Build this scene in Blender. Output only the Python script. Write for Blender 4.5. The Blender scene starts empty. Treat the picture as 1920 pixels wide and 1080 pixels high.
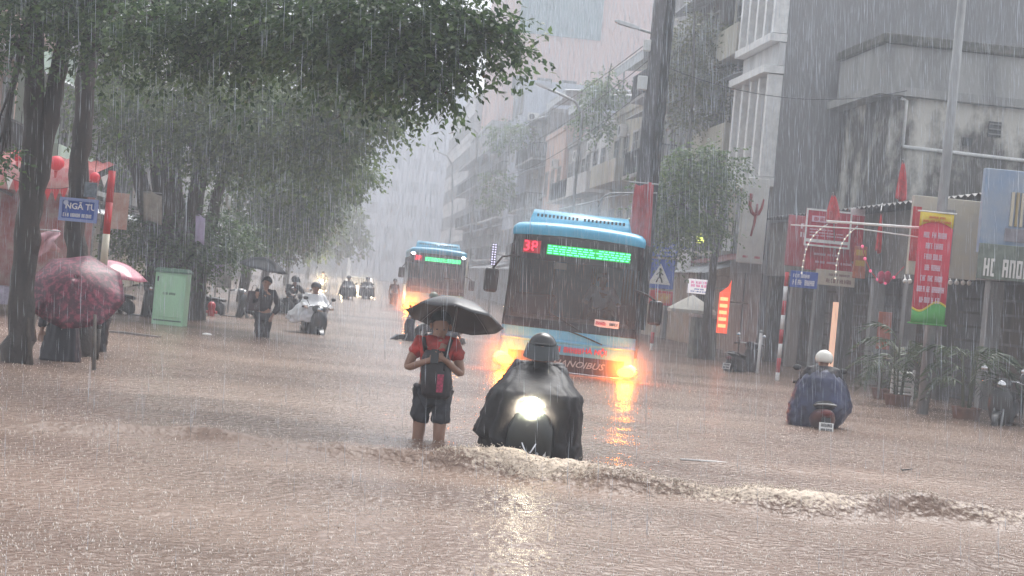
import bpy, bmesh, math, random
import numpy as np
from math import sin, cos, tan, pi, radians, sqrt, atan2
from mathutils import Vector, Matrix, Euler

random.seed(7)
RNG = np.random.default_rng(11)
scene = bpy.context.scene
COL = scene.collection

# ------------------------------------------------------------------ camera
FPX, ROLL, PITCH, EYE = 3200.0, radians(5.3), 10.6 / 3200.0, 1.58
cam_f = Vector((0, cos(PITCH), -sin(PITCH)))
_r0, _u0 = Vector((1, 0, 0)), Vector((0, sin(PITCH), cos(PITCH)))
cam_r = _r0 * cos(ROLL) + _u0 * sin(ROLL)
cam_u = -_r0 * sin(ROLL) + _u0 * cos(ROLL)
cam_data = bpy.data.cameras.new('camera')
cam_data.sensor_width = 36.0
cam_data.lens = 36.0 * FPX / 1920.0
cam_data.clip_start, cam_data.clip_end = 0.1, 2000
cam = bpy.data.objects.new('camera', cam_data)
COL.objects.link(cam)
cam.matrix_world = Matrix(((cam_r.x, cam_u.x, -cam_f.x, 0), (cam_r.y, cam_u.y, -cam_f.y, 0),
                           (cam_r.z, cam_u.z, -cam_f.z, EYE), (0, 0, 0, 1)))
scene.camera = cam

# ------------------------------------------------------------------ sky, sun, exposure
SUN_EL, SUN_ROT = radians(58), radians(20)
world = bpy.data.worlds.new('World'); scene.world = world
world.use_nodes = True
wn = world.node_tree; wn.nodes.clear()
sky = wn.nodes.new('ShaderNodeTexSky'); sky.sky_type = 'NISHITA'; sky.sun_disc = False
sky.sun_elevation, sky.sun_rotation = SUN_EL, SUN_ROT
sky.air_density, sky.dust_density, sky.ozone_density = 1.0, 4.0, 1.0
hs = wn.nodes.new('ShaderNodeHueSaturation'); hs.inputs['Saturation'].default_value = 0.16
bg = wn.nodes.new('ShaderNodeBackground'); bg.inputs['Strength'].default_value = 0.15
wo = wn.nodes.new('ShaderNodeOutputWorld')
wn.links.new(sky.outputs[0], hs.inputs['Color']); wn.links.new(hs.outputs[0], bg.inputs[0])
wn.links.new(bg.outputs[0], wo.inputs[0])
sun_d = bpy.data.lights.new('sun', 'SUN'); sun_d.energy = 0.9; sun_d.angle = radians(35); sun_d.color = (1, 0.97, 0.93)
sun = bpy.data.objects.new('sun', sun_d); COL.objects.link(sun)
_sd = Vector((sin(SUN_ROT) * cos(SUN_EL), cos(SUN_ROT) * cos(SUN_EL), sin(SUN_EL)))
sun.rotation_euler = _sd.to_track_quat('Z', 'Y').to_euler()
vs = scene.view_settings
vs.view_transform = 'Standard'; vs.look = 'None'; vs.gamma = 1.0; vs.exposure = 1.16
vs.use_curve_mapping = False
scene.cycles.use_denoising = True
scene.cycles.max_bounces = 6; scene.cycles.volume_bounces = 2; scene.cycles.diffuse_bounces = 3
scene.cycles.transparent_max_bounces = 12; scene.cycles.sample_clamp_indirect = 4.0
scene.cycles.caustics_reflective = False; scene.cycles.caustics_refractive = False

# ------------------------------------------------------------------ layout helpers
TS = atan2(0.1025, 1.0)                      # the street runs a little to the left of the view
def P(px, py, d):
    """world point seen at photo pixel (px,py) at depth d metres"""
    v = cam_f + cam_r * ((px - 960) / FPX) + cam_u * ((540 - py) / FPX)
    return Vector((0, 0, EYE)) + v * (d / v.y)
def G(px, py, z=0.0):
    """point of the water level seen at photo pixel"""
    v = cam_f + cam_r * ((px - 960) / FPX) + cam_u * ((540 - py) / FPX)
    return Vector((0, 0, EYE)) + v * ((z - EYE) / v.z)
def ST(lat, s, z=0.0):
    """street coordinates: metres right of the street axis, metres along it"""
    return Vector((lat * cos(TS) - s * sin(TS), lat * sin(TS) + s * cos(TS), z))
GROUND = -0.45

# ------------------------------------------------------------------ materials
MATS = {}
def mat(name, col, rough=0.5, metal=0.0, var=0.0, scale=6.0, bump=0.0, bscale=40.0, spec=0.5, streak=False,
        col2=None, island=False, coat=0.0, emit=None, estr=0.0, lo=0.35, hi=0.65):
    if name in MATS: return MATS[name]
    m = bpy.data.materials.new(name); m.use_nodes = True
    nt = m.node_tree; b = nt.nodes['Principled BSDF']
    b.inputs['Roughness'].default_value = rough; b.inputs['Metallic'].default_value = metal
    b.inputs['Specular IOR Level'].default_value = spec
    b.inputs['Coat Weight'].default_value = coat
    b.inputs['Base Color'].default_value = (*col, 1)
    if var > 0 or col2 is not None:
        tc = nt.nodes.new('ShaderNodeTexCoord'); mp = nt.nodes.new('ShaderNodeMapping')
        nt.links.new(tc.outputs['Object'], mp.inputs[0])
        if streak: mp.inputs['Scale'].default_value = (1, 1, 0.18 if streak is True else streak)
        nz = nt.nodes.new('ShaderNodeTexNoise'); nz.inputs['Scale'].default_value = scale
        nz.inputs['Detail'].default_value = 6; nz.inputs['Roughness'].default_value = 0.65
        nt.links.new(mp.outputs[0], nz.inputs['Vector'])
        rp = nt.nodes.new('ShaderNodeValToRGB')
        c2 = col2 if col2 is not None else tuple(c * (1 - var) for c in col)
        c1 = col if col2 is not None else tuple(min(1, c * (1 + var * 0.5)) for c in col)
        rp.color_ramp.elements[0].position = lo; rp.color_ramp.elements[0].color = (*c2, 1)
        rp.color_ramp.elements[1].position = hi; rp.color_ramp.elements[1].color = (*c1, 1)
        src = nz.outputs['Fac']
        if island:
            gi = nt.nodes.new('ShaderNodeNewGeometry'); src = gi.outputs['Random Per Island']
        nt.links.new(src, rp.inputs[0]); nt.links.new(rp.outputs[0], b.inputs['Base Color'])
    if bump > 0:
        tc2 = nt.nodes.new('ShaderNodeTexCoord'); n2 = nt.nodes.new('ShaderNodeTexNoise')
        n2.inputs['Scale'].default_value = bscale; n2.inputs['Detail'].default_value = 4
        nt.links.new(tc2.outputs['Object'], n2.inputs['Vector'])
        bp = nt.nodes.new('ShaderNodeBump'); bp.inputs['Strength'].default_value = bump; bp.inputs['Distance'].default_value = 0.02
        nt.links.new(n2.outputs['Fac'], bp.inputs['Height']); nt.links.new(bp.outputs[0], b.inputs['Normal'])
    if emit is not None:
        b.inputs['Emission Color'].default_value = (*emit, 1); b.inputs['Emission Strength'].default_value = estr
    MATS[name] = m
    return m
def leaf_mat(name, c_dark, c_light, trans=0.35):
    if name in MATS: return MATS[name]
    m = bpy.data.materials.new(name); m.use_nodes = True
    nt = m.node_tree; b = nt.nodes['Principled BSDF']; out = nt.nodes['Material Output']
    gi = nt.nodes.new('ShaderNodeNewGeometry'); rp = nt.nodes.new('ShaderNodeValToRGB')
    rp.color_ramp.elements[0].color = (*c_dark, 1); rp.color_ramp.elements[1].color = (*c_light, 1)
    nt.links.new(gi.outputs['Random Per Island'], rp.inputs[0])
    nt.links.new(rp.outputs[0], b.inputs['Base Color']); b.inputs['Roughness'].default_value = 0.38
    tr = nt.nodes.new('ShaderNodeBsdfTranslucent'); nt.links.new(rp.outputs[0], tr.inputs[0])
    mx = nt.nodes.new('ShaderNodeMixShader'); mx.inputs[0].default_value = trans
    nt.links.new(b.outputs[0], mx.inputs[1]); nt.links.new(tr.outputs[0], mx.inputs[2])
    nt.links.new(mx.outputs[0], out.inputs['Surface']); MATS[name] = m
    return m
def glow_mat(name, col, strength):
    if name in MATS: return MATS[name]
    m = bpy.data.materials.new(name); m.use_nodes = True
    nt = m.node_tree; nt.nodes.remove(nt.nodes['Principled BSDF'])
    e = nt.nodes.new('ShaderNodeEmission'); e.inputs[0].default_value = (*col, 1); e.inputs[1].default_value = strength
    nt.links.new(e.outputs[0], nt.nodes['Material Output'].inputs['Surface']); MATS[name] = m
    return m
def glass_mat(name, tint, rough=0.06, clear=0.6):
    if name in MATS: return MATS[name]
    m = bpy.data.materials.new(name); m.use_nodes = True
    nt = m.node_tree; b = nt.nodes['Principled BSDF']; out = nt.nodes['Material Output']
    b.inputs['Base Color'].default_value = (*[t * 0.14 for t in tint], 1); b.inputs['Roughness'].default_value = rough
    t = nt.nodes.new('ShaderNodeBsdfTransparent'); t.inputs[0].default_value = (*tint, 1)
    lw = nt.nodes.new('ShaderNodeFresnel'); lw.inputs[0].default_value = 1.5
    mr = nt.nodes.new('ShaderNodeMapRange'); mr.inputs['To Min'].default_value = 1 - clear; mr.inputs['To Max'].default_value = 1
    nt.links.new(lw.outputs[0], mr.inputs['Value'])
    mx = nt.nodes.new('ShaderNodeMixShader'); nt.links.new(mr.outputs[0], mx.inputs[0])
    nt.links.new(t.outputs[0], mx.inputs[1]); nt.links.new(b.outputs[0], mx.inputs[2])
    nt.links.new(mx.outputs[0], out.inputs['Surface']); MATS[name] = m
    return m

# ------------------------------------------------------------------ mesh helpers
def xf(pts, rot, c):
    return [tuple(rot @ Vector(p) + Vector(c)) for p in pts]
class MB:
    def __init__(self): self.v, self.f = [], []
    def add(self, verts, faces):
        o = len(self.v); self.v += [tuple(p) for p in verts]; self.f += [tuple(i + o for i in f) for f in faces]; return self
    def box(self, c, s, rot=(0, 0, 0)):
        x, y, z = s[0] / 2, s[1] / 2, s[2] / 2
        pts = [(-x, -y, -z), (x, -y, -z), (x, y, -z), (-x, y, -z), (-x, -y, z), (x, -y, z), (x, y, z), (-x, y, z)]
        R = Euler(rot).to_matrix() if any(rot) else Matrix.Identity(3)
        return self.add(xf(pts, R, c), [(0, 3, 2, 1), (4, 5, 6, 7), (0, 1, 5, 4), (1, 2, 6, 5), (2, 3, 7, 6), (3, 0, 4, 7)])
    def span(self, a, b):
        return self.box([(a[i] + b[i]) / 2 for i in range(3)], [abs(b[i] - a[i]) for i in range(3)])
    def tube(self, pts, r, n=8, caps=True):
        pts = [Vector(p) for p in pts]; m = len(pts)
        rs = r if isinstance(r, (list, tuple)) else [r] * m
        up = Vector((0.13, 0.21, 0.97)); rings = []
        for i, p in enumerate(pts):
            t = (pts[min(i + 1, m - 1)] - pts[max(i - 1, 0)]).normalized()
            if abs(t.dot(up)) > 0.98: up = Vector((1, 0.1, 0.05))
            a = t.cross(up).normalized(); b = a.cross(t).normalized(); up = b
            rings.append([p + (a * cos(2 * pi * k / n) + b * sin(2 * pi * k / n)) * rs[i] for k in range(n)])
        return self.loft(rings, True, caps)
    def loft(self, rings, closed=True, caps=False):
        n = len(rings[0]); vs_, fs = [], []
        for R in rings: vs_ += [tuple(p) for p in R]
        for i in range(len(rings) - 1):
            for k in range(n if closed else n - 1):
                k2 = (k + 1) % n
                fs.append((i * n + k, i * n + k2, (i + 1) * n + k2, (i + 1) * n + k))
        if caps:
            fs.append(tuple(range(n - 1, -1, -1))); fs.append(tuple((len(rings) - 1) * n + k for k in range(n)))
        return self.add(vs_, fs)
    def lathe(self, prof, n=16, c=(0, 0, 0), axis='z'):
        rings = []
        for r, h in prof:
            ring = []
            for k in range(n):
                a = 2 * pi * k / n; x, y = r * cos(a), r * sin(a)
                q = (x, y, h) if axis == 'z' else ((x, h, y) if axis == 'y' else (h, x, y))
                ring.append((q[0] + c[0], q[1] + c[1], q[2] + c[2]))
            rings.append(ring)
        return self.loft(rings, True, True)
    def ball(self, c, r, n=10, m=7):
        r = r if isinstance(r, (tuple, list)) else (r, r, r); rings = []
        for i in range(m + 1):
            t = -pi / 2 + pi * (0.02 + 0.96 * i / m)
            rings.append([(c[0] + r[0] * cos(t) * cos(2 * pi * k / n), c[1] + r[1] * cos(t) * sin(2 * pi * k / n), c[2] + r[2] * sin(t)) for k in range(n)])
        return self.loft(rings, True, True)
    def poly(self, pts, h, axis='y'):
        """flat outline in x,z extruded by h along y (centred)"""
        n = len(pts); a = [(p[0], -h / 2, p[1]) for p in pts]; b = [(p[0], h / 2, p[1]) for p in pts]
        return self.add(a + b, [tuple(range(n)), tuple(range(2 * n - 1, n - 1, -1))] + [(k, k + n, (k + 1) % n + n, (k + 1) % n) for k in range(n)])
    def build(self, name, m, parent=None, smooth=False, bevel=0.0, loc=None, rot=None, solid=0.0):
        me = bpy.data.meshes.new(name); me.from_pydata(self.v, [], self.f)
        bm = bmesh.new(); bm.from_mesh(me); bmesh.ops.recalc_face_normals(bm, faces=bm.faces); bm.to_mesh(me); bm.free()
        me.materials.append(m)
        if smooth:
            me.polygons.foreach_set('use_smooth', [True] * len(me.polygons))
        o = bpy.data.objects.new(name, me); COL.objects.link(o)
        if parent is not None: o.parent = parent
        if loc is not None: o.location = loc
        if rot is not None: o.rotation_euler = rot
        if solid:
            md = o.modifiers.new('solid', 'SOLIDIFY'); md.thickness = solid
        if bevel:
            md = o.modifiers.new('bevel', 'BEVEL'); md.width = bevel; md.segments = 2; md.limit_method = 'ANGLE'
        return o
def np_mesh(name, verts, faces, m, parent=None, smooth=False):
    verts = np.asarray(verts, dtype=np.float32); faces = np.asarray(faces, dtype=np.int32)
    k = faces.shape[1]; me = bpy.data.meshes.new(name)
    me.vertices.add(len(verts)); me.vertices.foreach_set('co', verts.ravel())
    me.loops.add(faces.size); me.loops.foreach_set('vertex_index', faces.ravel())
    me.polygons.add(len(faces)); me.polygons.foreach_set('loop_start', np.arange(0, faces.size, k, dtype=np.int32))
    me.polygons.foreach_set('loop_total', np.full(len(faces), k, dtype=np.int32))
    if smooth: me.polygons.foreach_set('use_smooth', np.ones(len(faces), dtype=bool))
    me.update(calc_edges=True); me.materials.append(m)
    o = bpy.data.objects.new(name, me); COL.objects.link(o)
    if parent is not None: o.parent = parent
    return o
def tag(o, label=None, cat=None, group=None, kind=None):
    if label: o['label'] = label
    if cat: o['category'] = cat
    if group: o['group'] = group
    if kind: o['kind'] = kind
    return o
def thing(name, label, cat, loc=(0, 0, 0), rotz=0.0, group=None, rot=None):
    o = bpy.data.objects.new(name, None); COL.objects.link(o)
    o.location = loc; o.rotation_euler = rot if rot is not None else (0, 0, rotz); o.empty_display_size = 0.3
    return tag(o, label, cat, group)
def text(name, s, size, m, parent, loc, rot=(pi / 2, 0, 0), ext=0.004, bold=0.0, shear=0.0, width=None):
    cu = bpy.data.curves.new(name, 'FONT'); cu.body = s; cu.size = size; cu.extrude = ext; cu.offset = bold
    cu.align_x = 'CENTER'; cu.align_y = 'CENTER'; cu.shear = shear; cu.resolution_u = 2
    t = bpy.data.objects.new(name + '_tmp', cu); COL.objects.link(t)
    bpy.context.view_layer.update()
    me = bpy.data.meshes.new_from_object(t.evaluated_get(bpy.context.evaluated_depsgraph_get()))
    bpy.data.objects.remove(t); bpy.data.curves.remove(cu)
    me.name = name; me.materials.clear(); me.materials.append(m)
    o = bpy.data.objects.new(name, me); COL.objects.link(o); o.parent = parent
    o.location = loc; o.rotation_euler = rot
    if width:
        xs = [v.co.x for v in me.vertices]; k = width / max(1e-6, max(xs) - min(xs)); o.scale = (k, 1, 1)
    return o
def glyphs(mb, cx, cz, w, h, words, y=0.0, dep=0.006, seed=0):
    """blurred unreadable lettering as in the photo: per letter a few upright and level strokes"""
    r = random.Random(seed * 31 + len(words)); n = sum(words) + 0.7 * (len(words) - 1); lw = w / n; x = cx - w / 2
    for k, cnt in enumerate(words):
        for j in range(cnt):
            st = lw * 0.27; a, b = x + lw * 0.06, x + lw * 0.86
            mb.span((a, y - dep / 2, cz - h / 2), (a + st, y + dep / 2, cz + h / 2))
            if r.random() < 0.75: mb.span((b - st, y - dep / 2, cz - h / 2), (b, y + dep / 2, cz + h / 2))
            for zz in (-0.42, 0.0, 0.42):
                if r.random() < 0.6: mb.span((a + st, y - dep / 2 + 0.0007, cz + zz * h - h * 0.09), (b - st, y + dep / 2 - 0.0007, cz + zz * h + h * 0.09))
            x += lw
        x += lw * 0.7
    return mb

# common materials
M_BLACK = mat('black_plastic', (0.016, 0.016, 0.018), 0.38)
M_RUBBER = mat('tyre_rubber', (0.02, 0.02, 0.02), 0.7)
M_CHROME = mat('chrome', (0.7, 0.7, 0.72), 0.18, 1.0)
M_STEEL = mat('galvanised_steel', (0.36, 0.37, 0.38), 0.45, 0.6, var=0.3, scale=8)
M_WHITEP = mat('white_paint', (0.78, 0.78, 0.77), 0.4, var=0.15, scale=5)
M_REDP = mat('red_paint', (0.55, 0.04, 0.05), 0.4, var=0.25, scale=5)
M_BLUEP = mat('blue_sign', (0.03, 0.09, 0.42), 0.4, var=0.2, scale=4)
M_SKIN = mat('skin', (0.30, 0.17, 0.12), 0.45, var=0.12, scale=12)  # tone darkened in place of the umbrella's shade on the face
M_HAIR = mat('black_hair', (0.012, 0.01, 0.01), 0.4, var=0.3, scale=60)
M_DARKCLOTH = mat('dark_cloth', (0.022, 0.021, 0.027), 0.6, var=0.35, scale=20, bump=0.3, bscale=30)
M_GLASSDARK = mat('dark_glass', (0.03, 0.035, 0.04), 0.12, spec=0.6, var=0.4, scale=1.5)
M_CONC = mat('concrete', (0.33, 0.33, 0.33), 0.75, var=0.4, scale=2.0, bump=0.3, streak=True)
M_WIRE = mat('wire_black', (0.02, 0.02, 0.02), 0.6)

# ================================================================== THE SETTING: ground, road, flood water
tag(MB().add([(-150, -30, GROUND - 0.2), (150, -30, GROUND - 0.2), (150, 300, GROUND - 0.2), (-150, 300, GROUND - 0.2)], [(0, 1, 2, 3)])
    .build('ground', mat('soil', (0.12, 0.09, 0.06), 0.9, var=0.3, scale=0.5)), kind='structure')
_ra, _rb, _rc, _rd = ST(-3.7, -25), ST(9.2, -25), ST(9.2, 290), ST(-3.7, 290)
tag(MB().add([(p.x, p.y, GROUND) for p in (_ra, _rb, _rc, _rd)], [(0, 1, 2, 3)]).build('road', mat('asphalt', (0.05, 0.05, 0.05), 0.85, var=0.3, scale=3)), kind='structure')
for l0, l1 in ((-9, -3.7), (9.2, 12.4)):
    tag(MB().loft([[ST(l0, s, GROUND - 0.1), ST(l0, s, GROUND + 0.14), ST(l1, s, GROUND + 0.14), ST(l1, s, GROUND - 0.1)] for s in (-25, 290)], True, True)
        .build('pavement', mat('paving', (0.25, 0.22, 0.2), 0.8, var=0.3, scale=3)), kind='structure')

crest_px = [(-700, 775), (-300, 788), (0, 800), (300, 815), (560, 838), (760, 862), (900, 884), (1050, 906), (1250, 927), (1450, 950), (1700, 968), (1950, 990), (2400, 1020), (2900, 1050)]
_cg = [G(*p) for p in crest_px]
_cx = np.array([p.x for p in _cg]); _cy = np.array([p.y for p in _cg])
_o = np.argsort(_cx); _cx, _cy = _cx[_o], _cy[_o]
_amp_x = np.array([-8, -4.5, -2.0, -0.9, -0.2, 0.5, 1.2, 2.0, 3.0, 4.5, 8.0])
_amp = np.array([0.03, 0.045, 0.07, 0.11, 0.15, 0.155, 0.15, 0.155, 0.145, 0.12, 0.08])
def _noise2(x, y, seed, lam_lo, lam_hi, n, power=1.0):
    r = np.random.default_rng(seed); z = np.zeros_like(x)
    for _ in range(n):
        lam = lam_lo * (lam_hi / lam_lo) ** r.random(); a = r.random() * 2 * pi
        z += (lam ** power) * np.sin(2 * pi * (x * cos(a) + y * sin(a)) / lam + r.random() * 6.28)
    return z
def water_height(x, y):
    far = np.clip((45 - y) / 30, 0.15, 1)
    z = 0.0017 * _noise2(x, y, 3, 0.22, 1.6, 26, 0.8) * far + 0.0011 * _noise2(x * 0.6, y, 5, 0.10, 0.3, 18, 0.4) * far
    y0 = np.interp(x, _cx, _cy) + 0.15 * np.sin(x * 1.7 + 0.6) + 0.06 * np.sin(x * 4.3) + 0.03 * np.sin(x * 11.7 + 1)
    A = np.interp(x, _amp_x, _amp) * (1 + 0.24 * np.sin(x * 2.1 + 1.0) + 0.12 * np.sin(x * 5.3 + 2.0) + 0.05 * np.sin(x * 13.0))
    t = y - y0
    prof = np.where(t < 0, np.exp(-(t / (0.15 + 0.05 * np.sin(x * 2.9))) ** 2), np.exp(-(t / 0.6) ** 2))
    z = z + A * prof - 0.12 * A * np.exp(-((t + 0.42) / 0.25) ** 2)
    # second, weaker swell in front of the crest and ripples trailing it
    for off, w, k in ((-2.1, 0.5, 0.35), (1.6, 0.6, 0.3), (3.4, 0.7, 0.25), (-3.6, 0.6, 0.3)):
        z = z + k * A * np.exp(-((t - off + 0.2 * np.sin(x * 1.3 + off)) / w) ** 2)
    fx = np.interp(x, [-1.6, -0.7, -0.2, 0.6, 1.3, 2.3, 3.2, 6], [0, 0.15, 0.8, 1.0, 0.75, 0.85, 0.5, 0.15])
    fo = fx * np.exp(-((t + 0.02 + 0.05 * np.sin(x * 5)) / 0.17) ** 2) * (1.0 + 0.45 * np.sin(x * 3.1 + 0.9))
    fo = np.clip(fo, 0, 1)
    z = z + fo * 0.0035 * _noise2(x, y, 9, 0.06, 0.16, 16, 0.0)
    return z, fo
rows = []
pyv = np.arange(330, 34, -0.6)
ys = np.concatenate([np.array([-28, -10, 0, 3.0, 5.0, 6.5, 7.3, 7.8]), EYE * 1707.0 / pyv, np.array([85, 95, 110, 130, 160, 200, 245, 295])])
ys = np.unique(np.round(ys, 4))
us = np.linspace(-1, 1, 421)
XX, YY = np.meshgrid(us, ys)
half = np.where(YY < 9, np.maximum(6.0, 0) + 0 * YY, YY * 0.66)
half = np.where(YY > 80, 0.66 * 80 + (YY - 80) * 0.35, half)
XX = XX * half
ZZ, FO = water_height(XX, YY)
edge = (YY < 7) | (YY > 80); ZZ = np.where(edge, 0, ZZ)
V = np.stack([XX.ravel(), YY.ravel(), ZZ.ravel()], 1)
nr, nc = XX.shape
ii, jj = np.meshgrid(np.arange(nr - 1), np.arange(nc - 1), indexing='ij')
a = (ii * nc + jj).ravel()
m = bpy.data.materials.new('flood_water'); m.use_nodes = True
nt = m.node_tree; b = nt.nodes['Principled BSDF']
tc = nt.nodes.new('ShaderNodeTexCoord')
def _nz(scale, detail, sx=1.0):
    mp = nt.nodes.new('ShaderNodeMapping'); mp.inputs['Scale'].default_value = (sx, 1, 1)
    nt.links.new(tc.outputs['Object'], mp.inputs[0])
    n = nt.nodes.new('ShaderNodeTexNoise'); n.inputs['Scale'].default_value = scale; n.inputs['Detail'].default_value = detail
    nt.links.new(mp.outputs[0], n.inputs['Vector']); return n
n1 = _nz(0.35, 4, 0.5)
rp = nt.nodes.new('ShaderNodeValToRGB')
rp.color_ramp.elements[0].position = 0.35; rp.color_ramp.elements[0].color = (0.135, 0.086, 0.064, 1)
rp.color_ramp.elements[1].position = 0.68; rp.color_ramp.elements[1].color = (0.27, 0.190, 0.148, 1)
nt.links.new(n1.outputs['Fac'], rp.inputs[0])
at_ = nt.nodes.new('ShaderNodeAttribute'); at_.attribute_name = 'foam'
n2 = _nz(34, 3); n3 = _nz(20, 2, 0.6)
fm = nt.nodes.new('ShaderNodeMath'); fm.operation = 'MULTIPLY_ADD'; fm.inputs[1].default_value = 2.2; fm.inputs[2].default_value = -1.0
nt.links.new(n2.outputs['Fac'], fm.inputs[0])
fa = nt.nodes.new('ShaderNodeMath'); fa.operation = 'ADD'; nt.links.new(fm.outputs[0], fa.inputs[0]); nt.links.new(at_.outputs['Fac'], fa.inputs[1])
fr = nt.nodes.new('ShaderNodeMapRange'); fr.inputs['From Min'].default_value = 0.55; fr.inputs['From Max'].default_value = 0.95
nt.links.new(fa.outputs[0], fr.inputs['Value'])
mixc = nt.nodes.new('ShaderNodeMix'); mixc.data_type = 'RGBA'; mixc.inputs['B'].default_value = (0.56, 0.47, 0.385, 1)
nt.links.new(fr.outputs[0], mixc.inputs['Factor']); nt.links.new(rp.outputs[0], mixc.inputs['A'])
nt.links.new(mixc.outputs['Result'], b.inputs['Base Color'])
rr = nt.nodes.new('ShaderNodeMapRange'); rr.inputs['To Min'].default_value = 0.24; rr.inputs['To Max'].default_value = 0.75
nt.links.new(fr.outputs[0], rr.inputs['Value']); nt.links.new(rr.outputs[0], b.inputs['Roughness'])
b.inputs['IOR'].default_value = 1.33
vo = nt.nodes.new('ShaderNodeTexVoronoi'); vo.feature = 'SMOOTH_F1'; vo.inputs['Scale'].default_value = 17
nt.links.new(tc.outputs['Object'], vo.inputs['Vector'])
ad = nt.nodes.new('ShaderNodeMath'); ad.operation = 'MULTIPLY_ADD'; ad.inputs[1].default_value = 0.8
nt.links.new(n3.outputs['Fac'], ad.inputs[0]); nt.links.new(vo.outputs['Distance'], ad.inputs[2])
ad2 = nt.nodes.new('ShaderNodeMath'); ad2.operation = 'MULTIPLY_ADD'; ad2.inputs[1].default_value = 0.5
nt.links.new(n2.outputs['Fac'], ad2.inputs[0]); nt.links.new(ad.outputs[0], ad2.inputs[2])
bp = nt.nodes.new('ShaderNodeBump'); bp.inputs['Strength'].default_value = 1.0; bp.inputs['Distance'].default_value = 0.03
n5 = _nz(0.55, 3, 0.45); bsr = nt.nodes.new('ShaderNodeMapRange'); bsr.inputs['From Min'].default_value = 0.38; bsr.inputs['From Max'].default_value = 0.62
bsr.inputs['To Min'].default_value = 0.55; bsr.inputs['To Max'].default_value = 1.0
nt.links.new(n5.outputs['Fac'], bsr.inputs['Value']); nt.links.new(bsr.outputs[0], bp.inputs['Strength'])
nt.links.new(ad2.outputs[0], bp.inputs['Height']); nt.links.new(bp.outputs[0], b.inputs['Normal'])
water = np_mesh('flood_water', V, np.stack([a, a + 1, a + nc + 1, a + nc], 1), m, smooth=True)
fat = water.data.attributes.new('foam', 'FLOAT', 'POINT'); fat.data.foreach_set('value', FO.ravel().astype(np.float32))
tag(water, kind='structure')

def spindles(name, base, top, r, m_, n=3):
    """many thin tapered slivers between point arrays base and top"""
    base = np.asarray(base); top = np.asarray(top); N = len(base); mid = base * 0.65 + top * 0.35
    ph = RNG.random(N) * 6.28; verts = np.zeros((N, n + 2, 3), dtype=np.float32)
    verts[:, 0] = base; verts[:, n + 1] = top
    for k in range(n):
        a_ = ph + 2 * pi * k / n
        verts[:, 1 + k] = mid + np.stack([np.cos(a_) * r, np.sin(a_) * r, 0 * r], 1)
    tris = []
    for k in range(n):
        k2 = (k + 1) % n; tris.append((0, 1 + k2, 1 + k)); tris.append((n + 1, 1 + k, 1 + k2))
    F = (np.array(tris)[None] + (np.arange(N) * (n + 2))[:, None, None]).reshape(-1, 3)
    return np_mesh(name, verts.reshape(-1, 3), F, m_)
M_DROP = bpy.data.materials.new('rain_drop'); M_DROP.use_nodes = True
nt = M_DROP.node_tree; b = nt.nodes['Principled BSDF']; b.inputs['Base Color'].default_value = (0.6, 0.62, 0.65, 1); b.inputs['Roughness'].default_value = 0.2
tr = nt.nodes.new('ShaderNodeBsdfTranslucent'); tr.inputs[0].default_value = (0.66, 0.72, 0.80, 1)
mx = nt.nodes.new('ShaderNodeMixShader'); mx.inputs[0].default_value = 0.6
nt.links.new(b.outputs[0], mx.inputs[1]); nt.links.new(tr.outputs[0], mx.inputs[2]); nt.links.new(mx.outputs[0], nt.nodes['Material Output'].inputs['Surface'])
def rain_field(N, y0, y1, spread):
    y = (RNG.random(N) * (y1 ** 3 - y0 ** 3) + y0 ** 3) ** (1 / 3)
    x = (RNG.random(N) * 2 - 1) * y * spread
    zt = EYE + y * 0.24; z = RNG.random(N) * zt
    L = 0.10 + 0.22 * RNG.random(N) ** 1.5
    bs = np.stack([x, y, z], 1); jit = RNG.normal(0, 0.02, N)
    return bs, bs + np.stack([(-0.07 + jit) * L, 0.03 * L, L], 1)
bs, tp = rain_field(42000, 5.5, 40, 0.40)
Nf = 115000  # far drops made coarser and denser to add a distant hazy veil
yf = (RNG.random(Nf) * (115.0 ** 3 - 36.0 ** 3) + 36.0 ** 3) ** (1 / 3)
bf = np.stack([(RNG.random(Nf) * 2 - 1) * yf * 0.36, yf, RNG.random(Nf) * (EYE + 0.22 * yf)], 1)
Lf = 0.35 + 0.5 * RNG.random(Nf); tf = bf + np.stack([(-0.07 + RNG.normal(0, .02, Nf)) * Lf, 0.03 * Lf, Lf], 1)
rr0 = np.concatenate([0.0006 + 0.0009 * RNG.random(len(bs)), 0.0025 + 0.003 * RNG.random(Nf)])
rain = spindles('rain', np.concatenate([bs, bf]), np.concatenate([tp, tf]), rr0, M_DROP); tag(rain, 'pale streaks of heavy rain over the flooded street, thickened far off into an added hazy veil', 'rain', kind='stuff')
# splashes thrown up where drops hit the water
N = 34000
y = 7.5 + 27 * RNG.random(N) ** 1.6; x = (RNG.random(N) * 2 - 1) * y * 0.42
z, _ = water_height(x, y); h = 0.007 + 0.022 * RNG.random(N) ** 2
bs = np.stack([x, y, z - 0.004], 1); tp = bs + np.stack([RNG.normal(0, .3, N) * h, RNG.normal(0, .3, N) * h, h + 0.004], 1)
sp = spindles('rain_splash', bs, tp, 0.0018 + 0.003 * RNG.random(N), mat('splash_water', (0.74, 0.68, 0.63), 0.3)); tag(sp, 'tiny splashes thrown up by raindrops on the brown water', 'splash', kind='stuff')
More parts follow.
